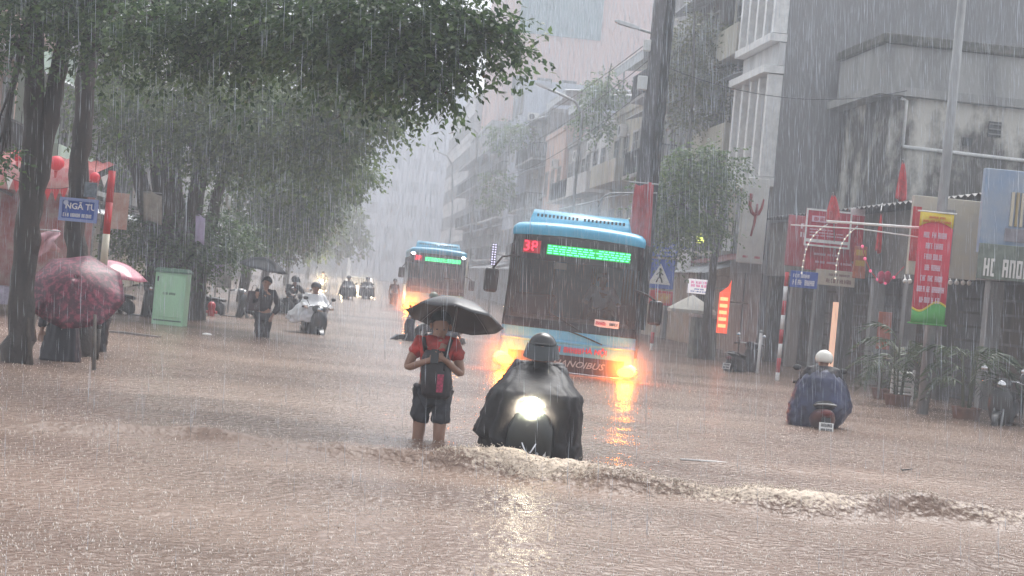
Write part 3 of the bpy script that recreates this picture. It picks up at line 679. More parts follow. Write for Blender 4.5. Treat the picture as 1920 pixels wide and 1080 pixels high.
def make_scooter(label, loc, rotz, paint, lit=None, emblem=False, plate=True, group='scooters and motorbikes in the flood', chrome_bits=False, lean=0.0, mirrors=True):
    t = thing('motor_scooter', label, 'scooter', loc, group=group, rot=(0, lean, rotz))
    for y_, nm in ((-0.64, 'front_wheel'), (0.62, 'rear_wheel')):
        N_ = 24; R_, r_ = 0.235, 0.05
        w = MB().loft([[(r_ * cos(2 * pi * j / 8), y_ + (R_ + r_ * sin(2 * pi * j / 8)) * cos(2 * pi * k / N_), 0.285 + (R_ + r_ * sin(2 * pi * j / 8)) * sin(2 * pi * k / N_)) for j in range(8)] for k in range(N_ + 1)], True).build(nm, M_RUBBER, t, True)
        rm = MB()
        for k in range(5): rm.tube([(0, y_, 0.285), (0, y_ + 0.2 * cos(k * 1.2566), 0.285 + 0.2 * sin(k * 1.2566))], [0.03, 0.016], 6)
        rm.lathe([(0.03, -0.05), (0.05, -0.05), (0.05, 0.05), (0.03, 0.05)], 12, (0, y_, 0.285), 'x').build('rim', M_STEEL, w, True)
    MB().loft([[(x_ * w_, -0.64 + 0.31 * cos(a_), 0.285 + 0.31 * sin(a_)) for x_ in (-1, -0.6, 0, 0.6, 1)] for a_, w_ in ((0.2, .05), (0.7, .07), (1.3, .075), (1.9, .07), (2.5, .05), (2.8, .03))], False).build('front_fender', paint, t, True, solid=0.008)
    fk = MB()
    for sx in (-1, 1): fk.tube([(sx * 0.075, -0.64, 0.285), (sx * 0.07, -0.50, 0.68)], 0.018, 6)
    fk.build('front_fork', M_STEEL, t, True)
    # leg shield / front apron
    secs = [(0.34, -0.34, 0.11), (0.48, -0.40, 0.17), (0.66, -0.44, 0.20), (0.82, -0.45, 0.19), (0.93, -0.43, 0.14), (0.98, -0.40, 0.08)]
    ap = MB().loft([[(w * cos(a_), y_ - 0.09 * sin(a_) - 0.02, z) for a_ in np.linspace(0, pi, 13)] + [(-w * 0.8, y_ + 0.05, z), (w * 0.8, y_ + 0.05, z)] for z, y_, w in secs], True, True).build('front_apron', paint, t, True)
    if emblem:
        em = MB()
        for sx in (-1, 1): em.tube([(sx * 0.058, -0.552, 0.70), (sx * 0.022, -0.562, 0.625), (0, -0.566, 0.605)], 0.009, 6)
        em.build('emblem', M_CHROME, ap, True)
        MB().box((0.135, -0.50, 0.67), (0.022, 0.03, 0.15)).build('reflector_strip', M_WHITEP, ap)
    # handlebar cowl with headlamp
    cw = MB().loft([[(w * cos(a_), y_ + 0.085 * sin(a_) * -1, z) for a_ in np.linspace(0, 2 * pi, 16, endpoint=False)] for z, y_, w in ((0.93, -0.40, 0.09), (0.98, -0.41, 0.16), (1.04, -0.40, 0.17), (1.09, -0.37, 0.12), (1.11, -0.36, 0.05))], True, True).build('handlebar_cowl', paint, t, True)
    lm = M_CHROME if not lit else lit
    MB().ball((0, -0.485, 1.01), (0.078, 0.045, 0.072), 16, 10).build('headlight', lm, cw, True)
    hb = MB().tube([(-0.34, -0.25, 1.05), (-0.22, -0.30, 1.07), (0, -0.36, 1.07), (0.22, -0.30, 1.07), (0.34, -0.25, 1.05)], 0.014, 8).build('handlebar', M_STEEL, t, True)
    for sx in (-1, 1):
        MB().tube([(sx * 0.25, -0.29, 1.065), (sx * 0.37, -0.235, 1.045)], 0.02, 8).build('grip', M_BLACK, hb, True)
        MB().tube([(sx * 0.2, -0.36, 1.075), (sx * 0.36, -0.33, 1.03)], 0.008, 6).build('brake_lever', M_CHROME, hb, True)
        if not mirrors: continue
        mr = MB().tube([(sx * 0.20, -0.31, 1.07), (sx * 0.27, -0.34, 1.18), (sx * 0.30, -0.34, 1.22)], 0.007, 6).build('mirror_stalk', M_CHROME if chrome_bits else M_BLACK, hb, True)
        MB().ball((sx * 0.32, -0.34, 1.25), (0.06, 0.015, 0.04), 12, 6).build('mirror', M_BLACK if not chrome_bits else M_CHROME, hb, True)
    MB().box((0, -0.16, 0.34), (0.30, 0.48, 0.06)).build('floorboard', M_BLACK, t, bevel=0.02)
    MB().loft([[(w * cos(a_), y_, z + h_ * sin(a_)) for a_ in np.linspace(0, 2 * pi, 18, endpoint=False)] for y_, z, w, h_ in ((0.08, 0.48, 0.14, 0.16), (0.22, 0.56, 0.17, 0.18), (0.45, 0.60, 0.18, 0.16), (0.70, 0.66, 0.14, 0.11), (0.88, 0.72, 0.07, 0.05))], True, True).build('rear_body', paint, t, True)
    MB().loft([[(w * cos(a_), y_, z + 0.045 * sin(a_)) for a_ in np.linspace(0, 2 * pi, 14, endpoint=False)] for y_, z, w in ((0.06, 0.74, 0.10), (0.2, 0.77, 0.14), (0.45, 0.78, 0.15), (0.62, 0.82, 0.14), (0.84, 0.84, 0.08))], True, True).build('seat', M_BLACK, t, True)
    MB().tube([(-0.13, 0.62, 0.80), (-0.12, 0.86, 0.83), (0, 0.93, 0.84), (0.12, 0.86, 0.83), (0.13, 0.62, 0.80)], 0.012, 8).build('grab_rail', M_STEEL, t, True)
    MB().ball((0, 0.90, 0.72), (0.075, 0.03, 0.04), 12, 6).build('tail_light', mat('tail_red', (0.14, 0.012, 0.012), 0.25), t, True)
    MB().loft([[(-0.06, 0.86, 0.66), (0.06, 0.86, 0.66)], [(-0.075, 0.98, 0.42), (0.075, 0.98, 0.42)]], False).build('rear_mudguard', M_BLACK, t, solid=0.01)
    if plate:
        pl = MB().box((0, 0.99, 0.53), (0.19, 0.008, 0.14), (0.35, 0, 0)).build('number_plate', M_WHITEP, t)
        g_ = MB(); glyphs(g_, 0, 0.033, 0.15, 0.042, [5], seed=2); glyphs(g_, 0, -0.033, 0.15, 0.042, [5], seed=3)
        g_.build('plate_characters', M_BLACK, pl, loc=(0, 0.998, 0.532), rot=(0.35, 0, 0))
    return t
def make_umbrella(label, apex, axis, R, H, m_, m_in=None, n=8, shaft=0.75, group='umbrellas', bow=0.06):
    """apex point, axis pointing from apex down the shaft"""
    t = thing('umbrella', label, 'umbrella', apex, group=group)
    q = Vector((0, 0, -1)).rotation_difference(Vector(axis).normalized()); t.rotation_mode = 'QUATERNION'; t.rotation_quaternion = q
    seg = n * 6; rings = []
    for i in range(9):
        u = i / 8; ring = []
        for k in range(seg):
            a_ = 2 * pi * k / seg; f_ = abs(((k % 6) / 6.0) * 2 - 1)            # 1 on a rib, 0 mid-panel
            rr_ = R * u * (1 - bow * (1 - f_ ** 2) * u) ; z = -H * (u ** 1.9) + 0.05 * H * (1 - f_) * u * u - (0.03 * (1 - f_) * u ** 3)
            ring.append((rr_ * cos(a_), rr_ * sin(a_), z) if i else (0.006 * cos(a_), 0.006 * sin(a_), 0))
        rings.append(ring)
    cn = MB().loft(rings, True, False).build('canopy', m_, t, True, solid=0.003)
    for k in range(n):
        a_ = 2 * pi * k / n
        MB().tube([(R * u * cos(a_), R * u * sin(a_), -H * u ** 1.9 - 0.006) for u in (0.03, 0.3, 0.55, 0.8, 1.02)], 0.004, 5).build('rib', M_STEEL, cn)
    MB().tube([(0, 0, 0.05), (0, 0, -shaft)], 0.006, 6).build('shaft', M_STEEL, t)
    MB().tube([(0, 0, -shaft), (0, 0, -shaft - 0.10)], 0.014, 8).build('handle', M_BLACK, t, True)
    return t

# -- the bus driver
person('bus driver dimly seen behind the windscreen of the near bus', (_b1.x + 0.60, 31.75, 0.30), 0, RIDE, mat('driver_shirt', (0.35, 0.42, 0.52), 0.7), M_DARKCLOTH, True, 'long')
# -- the rider in front with the lit headlight
c = G(993, 887)
RX, RY = c.x, c.y + 0.55
M_HEAD = glow_mat('headlight_warm', (1.0, 0.90, 0.66), 30.0)
rot_r = radians(-3)
make_scooter('dark scooter with a blazing round headlight half under water, chrome chevron on its apron', (RX, RY, GROUND), rot_r, mat('dark_green_grey', (0.014, 0.018, 0.018), 0.4, coat=0.15), lit=M_HEAD, emblem=True, mirrors=False)
ld = bpy.data.lights.new('headlight_light', 'SPOT'); ld.energy = 260; ld.color = (1, 0.88, 0.62); ld.spot_size = radians(110); ld.spot_blend = 0.8; ld.shadow_soft_size = 0.05
lo_ = bpy.data.objects.new('headlight_light', ld); COL.objects.link(lo_); lo_.location = (RX - 0.03, RY - 0.56, 0.56); lo_.rotation_euler = (radians(70), 0, 0)
pose = dict(RIDE, lwrist=(-0.28, -0.17, 1.05), rwrist=(0.28, -0.17, 1.05), face=(0, -0.95, -0.25)); pose['head'] = (0.02, 0.06, 1.46); pose['neck'] = (0.0, 0.11, 1.35)
M_CAPE = mat('black_rain_cape', (0.017, 0.016, 0.018), 0.5, var=0.3, scale=9, bump=0.4, bscale=14, spec=0.3)
rider = person('person in a black rain cape riding the headlit scooter towards us', (RX, RY, GROUND), rot_r, pose, M_DARKCLOTH, M_DARKCLOTH, False, 'long', helmet=mat('black_helmet', (0.015, 0.014, 0.015), 0.25, spec=0.5, coat=0.2), visor=True)
cape(rider, [(1.345, 0, 0.11, 0.085, 0.085, 0.09, 0.09), (1.33, 0, 0.12, 0.16, 0.16, 0.10, 0.12), (1.27, 0, 0.11, 0.25, 0.25, 0.17, 0.18), (1.18, 0, 0.03, 0.315, 0.315, 0.38, 0.26), (1.10, 0, -0.03, 0.385, 0.40, 0.44, 0.38), (0.95, 0, -0.02, 0.43, 0.42, 0.45, 0.45), (0.72, -0.01, 0.0, 0.50, 0.43, 0.44, 0.52), (0.67, -0.01, 0.0, 0.44, 0.44, 0.44, 0.55), (0.48, 0.0, 0.02, 0.40, 0.45, 0.43, 0.56), (0.38, 0.03, 0.05, 0.35, 0.43, 0.40, 0.54)], M_CAPE, folds=13, amp=0.012, seed=3, hem=0.02, boxy=0.62)
cape(rider, [(1.345, 0.01, 0.12, 0.10, 0.10, 0.09, 0.11), (1.36, 0.01, 0.12, 0.105, 0.105, 0.09, 0.115), (1.30, 0.0, 0.12, 0.17, 0.17, 0.13, 0.14)], M_CAPE, 'hood_collar', folds=7, amp=0.008, seed=6)

# -- the pedestrian with a black umbrella
c = G(803, 826)
pose = dict(STAND, lelbow=(-0.27, -0.02, 1.10), relbow=(0.26, -0.03, 1.08), lwrist=(-0.07, -0.24, 1.20), rwrist=(0.10, -0.24, 1.22), lhand=(0.7, -0.4, 0.25), rhand=(-0.7, -0.4, 0.3), lcurl=(0.3, 0.9, 0.1), rcurl=(-0.3, 0.9, 0.1),
            head=(0.02, -0.05, 1.53), lknee=(-0.10, -0.03, 0.47), rknee=(0.10, -0.10, 0.48), lankle=(-0.11, 0.04, 0.08), rankle=(0.09, -0.01, 0.08), face=(0.05, -0.85, -0.6))
ped = person('person in a red T-shirt and dark shorts wading knee-deep under a black umbrella', (c.x, c.y, GROUND + 0.02), 0, pose, mat('red_shirt', (0.42, 0.03, 0.025), 0.6, var=0.5, scale=9, bump=0.4, bscale=22), mat('dark_shorts', (0.018, 0.02, 0.03), 0.6, var=0.3, scale=14, bump=0.4, bscale=22), True, 'short', 'short')
bp_ = cape(ped, [(1.30, 0.0, -0.10, 0.10, 0.11, 0.06, 0.05), (1.22, 0.0, -0.12, 0.13, 0.14, 0.10, 0.07), (1.02, 0.02, -0.13, 0.14, 0.16, 0.12, 0.08), (0.88, 0.03, -0.12, 0.14, 0.15, 0.11, 0.07), (0.84, 0.03, -0.11, 0.09, 0.11, 0.06, 0.04)], mat('black_bag', (0.02, 0.017, 0.022), 0.5, var=0.4, scale=12), 'front_bag', folds=6, amp=0.006)
MB().box((0.07, -0.255, 1.0), (0.06, 0.012, 0.17), (0.05, 0, 0.1)).build('bag_print', mat('magenta_print', (0.45, 0.05, 0.12), 0.5, var=0.6, scale=40), bp_)
for sx in (-1, 1): MB().tube([(sx * 0.10, -0.10, 1.28), (sx * 0.13, -0.08, 1.40), (sx * 0.12, 0.06, 1.43), (sx * 0.12, 0.13, 1.25)], 0.022, 6).build('bag_strap', MATS['black_bag'], bp_, True)
ph_ = tag(MB().box((c.x + 0.0, c.y - 0.31, GROUND + 1.27), (0.075, 0.012, 0.15), (-0.5, 0, 0.05)).build('mobile_phone', M_BLACK, bevel=0.006), 'dark mobile phone held at the chest by the wading pedestrian', 'phone')
ap_ = Vector((c.x + 0.165, c.y - 0.02, 1.375))
make_umbrella('black umbrella tilted back over the pedestrian in the red T-shirt', ap_, (-0.10, -0.30, -1), 0.475, 0.20, mat('black_umbrella', (0.045, 0.045, 0.052), 0.35, var=0.25, scale=6), shaft=0.62)

# -- person with the wine red umbrella by the trunks
c = G(112, 676)
skirt_pose = dict(STAND, lelbow=(-0.25, -0.02, 1.12), relbow=(0.2, -0.08, 1.1), rwrist=(0.06, -0.26, 1.22), rhand=(0, -0.3, 1))
w_ = person('person in a long dark skirt hidden behind a wine red umbrella', (c.x, c.y, GROUND), 0, skirt_pose, mat('navy_cloth', (0.02, 0.02, 0.035), 0.6), None, True, 'long')
cape(w_, [(1.0, 0, 0, 0.17, 0.17, 0.13, 0.14), (0.86, 0, 0, 0.21, 0.21, 0.15, 0.17), (0.60, 0, 0, 0.25, 0.25, 0.18, 0.19), (0.44, 0, 0, 0.265, 0.265, 0.19, 0.2)], mat('navy_skirt', (0.016, 0.016, 0.028), 0.5, var=0.4, scale=12), 'skirt', folds=11, amp=0.015)
M_WINE = mat('wine_umbrella', (0.24, 0.05, 0.085), 0.42, col2=(0.06, 0.015, 0.03), scale=14, spec=0.4, bump=0.25, bscale=9, lo=0.46, hi=0.60)
a_ = P(142, 522, c.y - 0.55)
make_umbrella('wine red patterned umbrella tipped towards us beside the forked trunk', a_, (-0.10, 0.70, -0.62), 0.64, 0.26, M_WINE, shaft=0.7)
a_ = P(196, 478, c.y + 0.9)
w2 = G(150, 662)
person('person standing behind the wine red umbrella, mostly hidden', (w2.x + 0.02, w2.y + 0.75, GROUND), 0, dict(STAND, rwrist=(0.06, -0.2, 1.2), rhand=(0, -0.3, 1)), M_DARKCLOTH, M_DARKCLOTH)
make_umbrella('glossy pink umbrella poking out behind the wine red one', (w2.x + 0.26, w2.y + 0.55, 1.36), (-0.12, 0.05, -1), 0.52, 0.20, mat('pink_umbrella', (0.45, 0.14, 0.19), 0.15, var=0.35, scale=6, spec=0.6), shaft=0.6)

# -- person with the grey umbrella and tote bag
c = G(491, 632)
pose = dict(STAND, lelbow=(-0.24, -0.04, 1.1), lwrist=(-0.14, -0.2, 1.25), lhand=(0, -0.1, 1), relbow=(0.27, 0.02, 1.1), rwrist=(0.2, -0.08, 0.93), lankle=(-0.06, 0.02, 0.08), lknee=(-0.06, -0.02, 0.47), rknee=(0.07, -0.04, 0.47), rankle=(0.07, 0, 0.08), face=(-0.4, -0.9, 0))
person('person in dark clothes wading under a grey umbrella, bag on the arm', (c.x, c.y, GROUND), 0, pose, mat('charcoal_shirt', (0.03, 0.03, 0.036), 0.7, var=0.3, scale=10), mat('charcoal_trousers', (0.025, 0.027, 0.032), 0.7, var=0.3, scale=10), True, 'long')
bag = thing('tote_bag', 'dark tote bag hanging from the arm under the grey umbrella', 'bag', (c.x - 0.22, c.y - 0.10, 0.52))
MB().loft([[(-w, -0.04, z), (w, -0.04, z), (w, 0.04, z), (-w, 0.04, z)] for z, w in ((0, 0.13), (0.2, 0.14), (0.4, 0.12))], True, True).build('bag_body', mat('maroon_bag', (0.04, 0.025, 0.03), 0.5), bag, bevel=0.015)
MB().tube([(-0.07, 0, 0.38), (-0.03, 0, 0.52), (0.03, 0, 0.52), (0.07, 0, 0.38)], 0.008, 6).build('bag_handle', M_BLACK, bag)
make_umbrella('dark grey umbrella leaning over the person with the tote bag', (c.x - 0.06, c.y - 0.08, 1.62), (-0.16, 0.06, -1), 0.50, 0.22, mat('grey_umbrella', (0.045, 0.05, 0.058), 0.4, var=0.25, scale=6), shaft=0.7)

# -- scooters in the middle distance
def rider_on(label, loc, rotz, shirt, pants, helm, capemat=None, seed=1, visor=False, secs=None, pose=None):
    r_ = person(label, loc, rotz, pose or RIDE, shirt, pants, False, 'long', helmet=helm, visor=visor)
    if capemat:
        cape(r_, secs or [(1.345, 0, 0.12, 0.09, 0.09, 0.09, 0.09), (1.31, 0, 0.14, 0.19, 0.19, 0.12, 0.14), (1.18, 0, 0.14, 0.27, 0.27, 0.20, 0.24), (1.03, 0, 0.06, 0.38, 0.38, 0.38, 0.34), (0.80, 0, 0.06, 0.42, 0.42, 0.38, 0.46), (0.60, 0, 0.08, 0.42, 0.42, 0.34, 0.52)], capemat, folds=11, amp=0.018, seed=seed, hem=0.03, crumple=0.06)
    return r_
M_GREYP = mat('grey_scooter', (0.06, 0.065, 0.07), 0.3, coat=0.4)
M_WHITEH = mat('white_helmet', (0.72, 0.71, 0.66), 0.25, coat=0.3); M_BLACKH = MATS['black_helmet']
c = G(585, 625)
make_scooter('dark scooter under the rider in the white cape, plate towards us', (c.x, c.y + 0.2, GROUND), radians(20), M_GREYP)
M_WCAPE = mat('white_cape', (0.72, 0.73, 0.76), 0.3, var=0.12, scale=5, spec=0.4)
rider_on('person in a white rain cape on a scooter beside the grey umbrella', (c.x, c.y + 0.2, GROUND), radians(20), M_WCAPE, M_DARKCLOTH, mat('grey_helmet', (0.10, 0.10, 0.11), 0.3), M_WCAPE, 5,
         secs=[(1.345, 0, 0.12, 0.09, 0.09, 0.09, 0.09), (1.31, 0, 0.14, 0.19, 0.19, 0.12, 0.14), (1.18, 0, 0.14, 0.27, 0.26, 0.20, 0.24), (1.05, -0.02, 0.06, 0.40, 0.32, 0.38, 0.30), (0.84, -0.08, 0.02, 0.52, 0.30, 0.42, 0.36), (0.70, -0.10, 0.02, 0.52, 0.24, 0.40, 0.36)])
c = G(551, 590)
make_scooter('dark silver motorbike behind the white-caped rider', (c.x, c.y, GROUND), radians(38), M_GREYP, chrome_bits=True)
rider_on('person in a dark jacket and dark helmet riding behind the white-caped rider', (c.x, c.y, GROUND), radians(38), mat('dark_jacket', (0.03, 0.032, 0.04), 0.5), M_DARKCLOTH, M_BLACKH, visor=True)
c = G(790, 640)
make_scooter('scooter turned sideways, mostly hidden behind the black umbrella', (c.x + 0.1, c.y + 0.1, GROUND), radians(-62), mat('dark_blue_scooter', (0.02, 0.025, 0.05), 0.3, coat=0.4))
rider_on('person in a pale pink raincoat and green-grey helmet behind the black umbrella', (c.x + 0.1, c.y + 0.1, GROUND), radians(-62), mat('pink_raincoat', (0.55, 0.36, 0.36), 0.35, var=0.2), M_DARKCLOTH, mat('green_grey_helmet', (0.16, 0.19, 0.15), 0.3))
c = G(655, 561)
make_scooter('dark scooter of the far pair of riders, nearer the trees', (c.x - 0.1, c.y, GROUND), radians(16), M_GREYP)
rider_on('far rider in a dark cape, the one nearer the trees', (c.x - 0.1, c.y, GROUND), radians(16), M_DARKCLOTH, M_DARKCLOTH, M_BLACKH, mat('slate_cape', (0.05, 0.055, 0.065), 0.5), 8)
c = G(682, 560)
make_scooter('dark scooter of the far pair of riders, nearer the bus', (c.x + 0.05, c.y + 0.8, GROUND), radians(4), M_GREYP)
rider_on('far rider in a grey cape, the one nearer the bus', (c.x + 0.05, c.y + 0.8, GROUND), radians(4), M_DARKCLOTH, M_DARKCLOTH, M_BLACKH, mat('grey_cape', (0.07, 0.075, 0.085), 0.5), 9)
c = G(737, 570)
person('lone person wading beside the far bus', (c.x, c.y, GROUND), 0.3, STAND, M_DARKCLOTH, M_DARKCLOTH)

# -- rider in the navy cape seen from behind
c = G(1520, 792)
make_scooter('maroon scooter seen from behind with a white number plate', (c.x + 0.02, c.y + 0.45 - 0.9, GROUND - 0.04), radians(176), mat('maroon_scooter', (0.09, 0.02, 0.022), 0.3, coat=0.4))
M_NAVY = mat('navy_cape', (0.035, 0.045, 0.12), 0.34, col2=(0.010, 0.012, 0.028), scale=2.2, spec=0.5, bump=0.35, bscale=12)
pose = dict(RIDE, head=(0.0, 0.04, 1.44), neck=(0, 0.08, 1.34))
rider_on('person in a navy rain cape and cream helmet riding away by the kerb', (c.x + 0.02, c.y + 0.45 - 0.9, GROUND - 0.10), radians(172), M_DARKCLOTH, M_DARKCLOTH, M_WHITEH, M_NAVY, 12, pose=pose,
         secs=[(1.345, 0, 0.10, 0.09, 0.09, 0.09, 0.09), (1.31, 0, 0.12, 0.19, 0.19, 0.12, 0.14), (1.20, 0, 0.14, 0.28, 0.28, 0.20, 0.22), (1.05, 0, 0.10, 0.37, 0.36, 0.38, 0.30), (0.85, 0, 0.10, 0.42, 0.40, 0.38, 0.38), (0.72, 0.0, 0.12, 0.36, 0.42, 0.36, 0.36), (0.52, 0.03, 0.12, 0.27, 0.40, 0.34, 0.30), (0.42, 0.05, 0.12, 0.24, 0.36, 0.32, 0.24)])

# ================================================================== BUILDINGS
def wallm(name, c, c2=None, sc=1.2, lo=0.35, hi=0.62, streak=True):
    return mat(name, c, 0.75, col2=c2 or tuple(k * 0.62 for k in c), scale=sc, streak=streak, bump=0.25, bscale=25, lo=lo, hi=hi)
W_GREY = wallm('grey_render', (0.25, 0.25, 0.26), (0.20, 0.20, 0.21), 0.5)
W_OLD = wallm('stained_old_plaster', (0.58, 0.56, 0.51), (0.08, 0.072, 0.065), 0.6, 0.47, 0.59, 0.6)
W_OLD2 = wallm('weathered_grey_plaster', (0.38, 0.38, 0.37), (0.20, 0.20, 0.20), 0.9)
W_CREAM = wallm('cream_plaster', (0.50, 0.47, 0.38), (0.30, 0.29, 0.25))
W_PINK = wallm('pink_plaster', (0.62, 0.46, 0.40), (0.50, 0.37, 0.33))
W_WHITE = wallm('white_plaster', (0.68, 0.68, 0.68), (0.42, 0.42, 0.42))
W_MINT = wallm('mint_plaster', (0.48, 0.60, 0.50), (0.36, 0.44, 0.38))
W_BROWN = wallm('brown_plaster', (0.17, 0.155, 0.14), (0.08, 0.075, 0.07))
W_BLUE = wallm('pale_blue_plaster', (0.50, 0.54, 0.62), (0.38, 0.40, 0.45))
M_SLAT = mat('dark_metal_shutter', (0.14, 0.14, 0.14), 0.5, 0.3, var=0.4, scale=3, streak=True)
M_TIN = mat('corrugated_tin', (0.40, 0.42, 0.44), 0.45, 0.4, var=0.4, scale=3)
M_MOSS = mat('mossy_coping', (0.10, 0.10, 0.085), 0.85, var=0.6, scale=4, bump=0.5, bscale=18)
M_ACW = mat('air_conditioner_white', (0.66, 0.66, 0.64), 0.45, var=0.15, scale=4)
M_FRAME = mat('window_frame_grey', (0.42, 0.42, 0.41), 0.5, var=0.2)
def corrugated(a0, a1, b0, b1, n=20, amp=0.025):
    """wavy sheet between edge a0-a1 and edge b0-b1"""
    a0, a1, b0, b1 = map(Vector, (a0, a1, b0, b1)); r0, r1 = [], []
    for k in range(n * 2 + 1):
        t_ = k / (n * 2); z = Vector((0, 0, amp * (1 if k % 2 else -1))); r0.append(a0.lerp(a1, t_) + z); r1.append(b0.lerp(b1, t_) + z)
    return MB().loft([r0, r1], False)
def add_window(t, x, y, z, w, h, fm, side, bars=True, pane=None):
    f = 0.07; mb = MB()
    for yy, zz, sy, sz in ((y, z - h / 2, w + f, f), (y, z + h / 2, w + f, f)): mb.box((x - side * 0.03, yy, zz), (0.07, sy, sz))
    for yy in (y - w / 2, y + w / 2): mb.box((x - side * 0.03, yy, z), (0.066, f, h - f))
    if bars:
        mb.box((x - side * 0.03, y, z), (0.05, 0.04, h - f)); mb.box((x - side * 0.028, y, z + h * 0.18), (0.04, w - f, 0.035))
    wnd = mb.build('window', fm, t)
    MB().box((x - side * 0.006, y, z), (0.008, w - 0.03, h - 0.03)).build('pane', pane or M_GLASSDARK, wnd)
    MB().box((x - side * 0.08, y, z - h / 2 - 0.075), (0.18, w + 0.25, 0.06)).build('sill', fm, wnd)
def add_window_end(t, x, y, z, w, h, fm):
    f = 0.06; mb = MB()
    for zz in (z - h / 2, z + h / 2): mb.box((x, y - 0.03, zz), (w + f, 0.07, f))
    for xx in (x - w / 2, x + w / 2): mb.box((xx, y - 0.03, z), (f, 0.066, h - f))
    wnd = mb.build('window', fm, t); MB().box((x, y - 0.006, z), (w - 0.03, 0.008, h - 0.03)).build('pane', M_GLASSDARK, wnd)
def add_balcony(t, side, y0, y1, z, dep, m_, rail='bars', rm=None):
    b_ = MB().span((0, y0, z - 0.14), (-side * dep, y1, z)).build('balcony', m_, t)
    if rail == 'wall':
        mb = MB().span((-side * (dep - 0.1), y0, z + 0.002), (-side * dep + side * 0.003, y1, z + 0.85)); mb.span((0, y0 + 0.002, z + 0.002), (-side * (dep - 0.102), y0 + 0.1, z + 0.84)).build('parapet', rm or m_, b_)
    else:
        mb = MB(); xo = -side * (dep - 0.04)
        mb.box((xo, (y0 + y1) / 2, z + 0.95), (0.05, y1 - y0, 0.05)); mb.box((-side * dep / 2, y0 + 0.03, z + 0.95), (dep - 0.1, 0.05, 0.05))
        k = y0 + 0.03
        while k < y1: mb.box((xo, k, z + 0.463), (0.025, 0.025, 0.92)); k += 0.16
        for q in np.arange(0.06, dep - 0.1, 0.16): mb.box((-side * q, y0 + 0.03, z + 0.463), (0.025, 0.025, 0.92))
        tag(mb.build('railing', rm or M_WIRE, b_), kind='stuff')
def add_ac(t, c, facing='end', side=1):
    s_ = (0.8, 0.3, 0.56) if facing == 'end' else (0.3, 0.8, 0.56)
    a_ = MB().box(c, s_).build('air_conditioner', M_ACW, t, bevel=0.02)
    if facing == 'end': MB().lathe([(0.20, 0), (0.20, -0.02), (0.03, -0.02)], 16, (c[0] - 0.12, c[1] - 0.15, c[2]), 'y').build('fan_grille', M_BLACK, a_)
    else: MB().lathe([(0.20, 0), (0.20, -0.02 * side), (0.03, -0.02 * side)], 16, (c[0] - side * 0.15, c[1] - 0.12, c[2]), 'x').build('fan_grille', M_BLACK, a_)
def add_awning(t, side, y0, y1, z, dep, m_, drop=0.45, n=14):
    corrugated((0, y0, z), (0, y1, z), (-side * dep, y0, z - drop), (-side * dep, y1, z - drop), n).build('awning', m_, t, solid=0.01)
def house(label, lat, s0, w, h, wm, side=1, depth=9.0, first=3.2, fh=3.2, balc='bars', awn=True, endwin=True, shed=False, acs=2, fm=None, seed=1, trim=None, sign=None, recess=0.0):
    r = random.Random(seed); p = ST(lat, s0)
    t = thing('town_house', label, 'building', p, TS, 'town houses lining the street')
    fm = fm or M_FRAME; trim = trim or wm
    MB().span((0, 0.01, -0.55), (side * depth, w - 0.01, h)).build('wall', wm, t)
    MB().span((-side * 0.12, -0.04, h - 0.02), (side * (depth + 0.05), w + 0.02, h + 0.28)).build('cornice', trim, t, bevel=0.03)
    nb = max(1, int(w / 2.3)); z = first; fl = 0
    while z + 2.6 < h + 0.4:
        for k in range(nb):
            yc = (k + 0.5) * w / nb; hh = 1.9 if (balc and (fl + k) % 2 == 0) else 1.4
            add_window(t, 0, yc, z + 0.25 + hh / 2 + (0 if hh > 1.5 else 0.5), min(1.3, w / nb * 0.62), hh, fm, side)
        if balc and (fl % 2 == 0 or r.random() < 0.7):
            add_balcony(t, side, 0.25, w - 0.25, z, r.uniform(0.8, 1.15), trim, balc if balc != 'mix' else r.choice(['bars', 'wall']), None)
            if awn and r.random() < 0.7: add_awning(t, side, 0.2, w - 0.2, z + 2.75, r.uniform(0.9, 1.3), M_TIN, 0.35)
        if acs and r.random() < 0.7: add_ac(t, (-side * 0.22, w * r.uniform(0.2, 0.8), z + 2.35), 'side', side)
        MB().span((-side * 0.06, 0.0, z - 0.16), (-side * 0.001, w, z - 0.02)).build('string_course', trim, t) if not balc else None
        z += fh; fl += 1
    if endwin:
        for zz in np.arange(first + 1.3, h - 1, fh):
            if r.random() < 0.6: add_window_end(t, side * r.uniform(1.0, 2.4), 0.01, zz, 0.8, 0.9, fm)
            if r.random() < 0.5: add_ac(t, (side * r.uniform(0.6, 2.6), -0.16, zz - 0.9), 'end')
    # ground floor: roller shutter, fascia sign
    MB().span((-side * 0.03, 0.3, -0.4), (-side * 0.002, w - 0.3, first - 0.75)).build('roller_shutter', M_SLAT, t)
    add_awning(t, side, 0.1, w - 0.1, first - 0.25, 1.4, M_TIN if seed % 2 else mat('green_awning', (0.10, 0.16, 0.13), 0.6, var=0.3), 0.5)
    sg = MB().span((-side * 0.12, 0.35, first - 0.18), (-side * 0.01, w - 0.35, first + 0.5)).build('fascia_sign', sign or M_WHITEP, t)
    if shed:
        for xx in (0.15, depth * 0.5):
            for yy in (0.2, w - 0.2): MB().tube([(side * xx, yy, h + 0.27), (side * xx, yy, h + 2.3)], 0.04, 6).build('roof_post', M_STEEL, t)
        corrugated((-side * 0.3, -0.1, h + 2.3), (-side * 0.3, w + 0.1, h + 2.3), (side * depth * 0.55, -0.1, h + 2.75), (side * depth * 0.55, w + 0.1, h + 2.75), 24, 0.03).build('tin_roof', M_TIN, t, solid=0.01)
        MB().box((-side * 0.25, w / 2, h + 2.1), (0.03, w, 0.42)).build('roof_skirt', M_TIN, t)
    return t

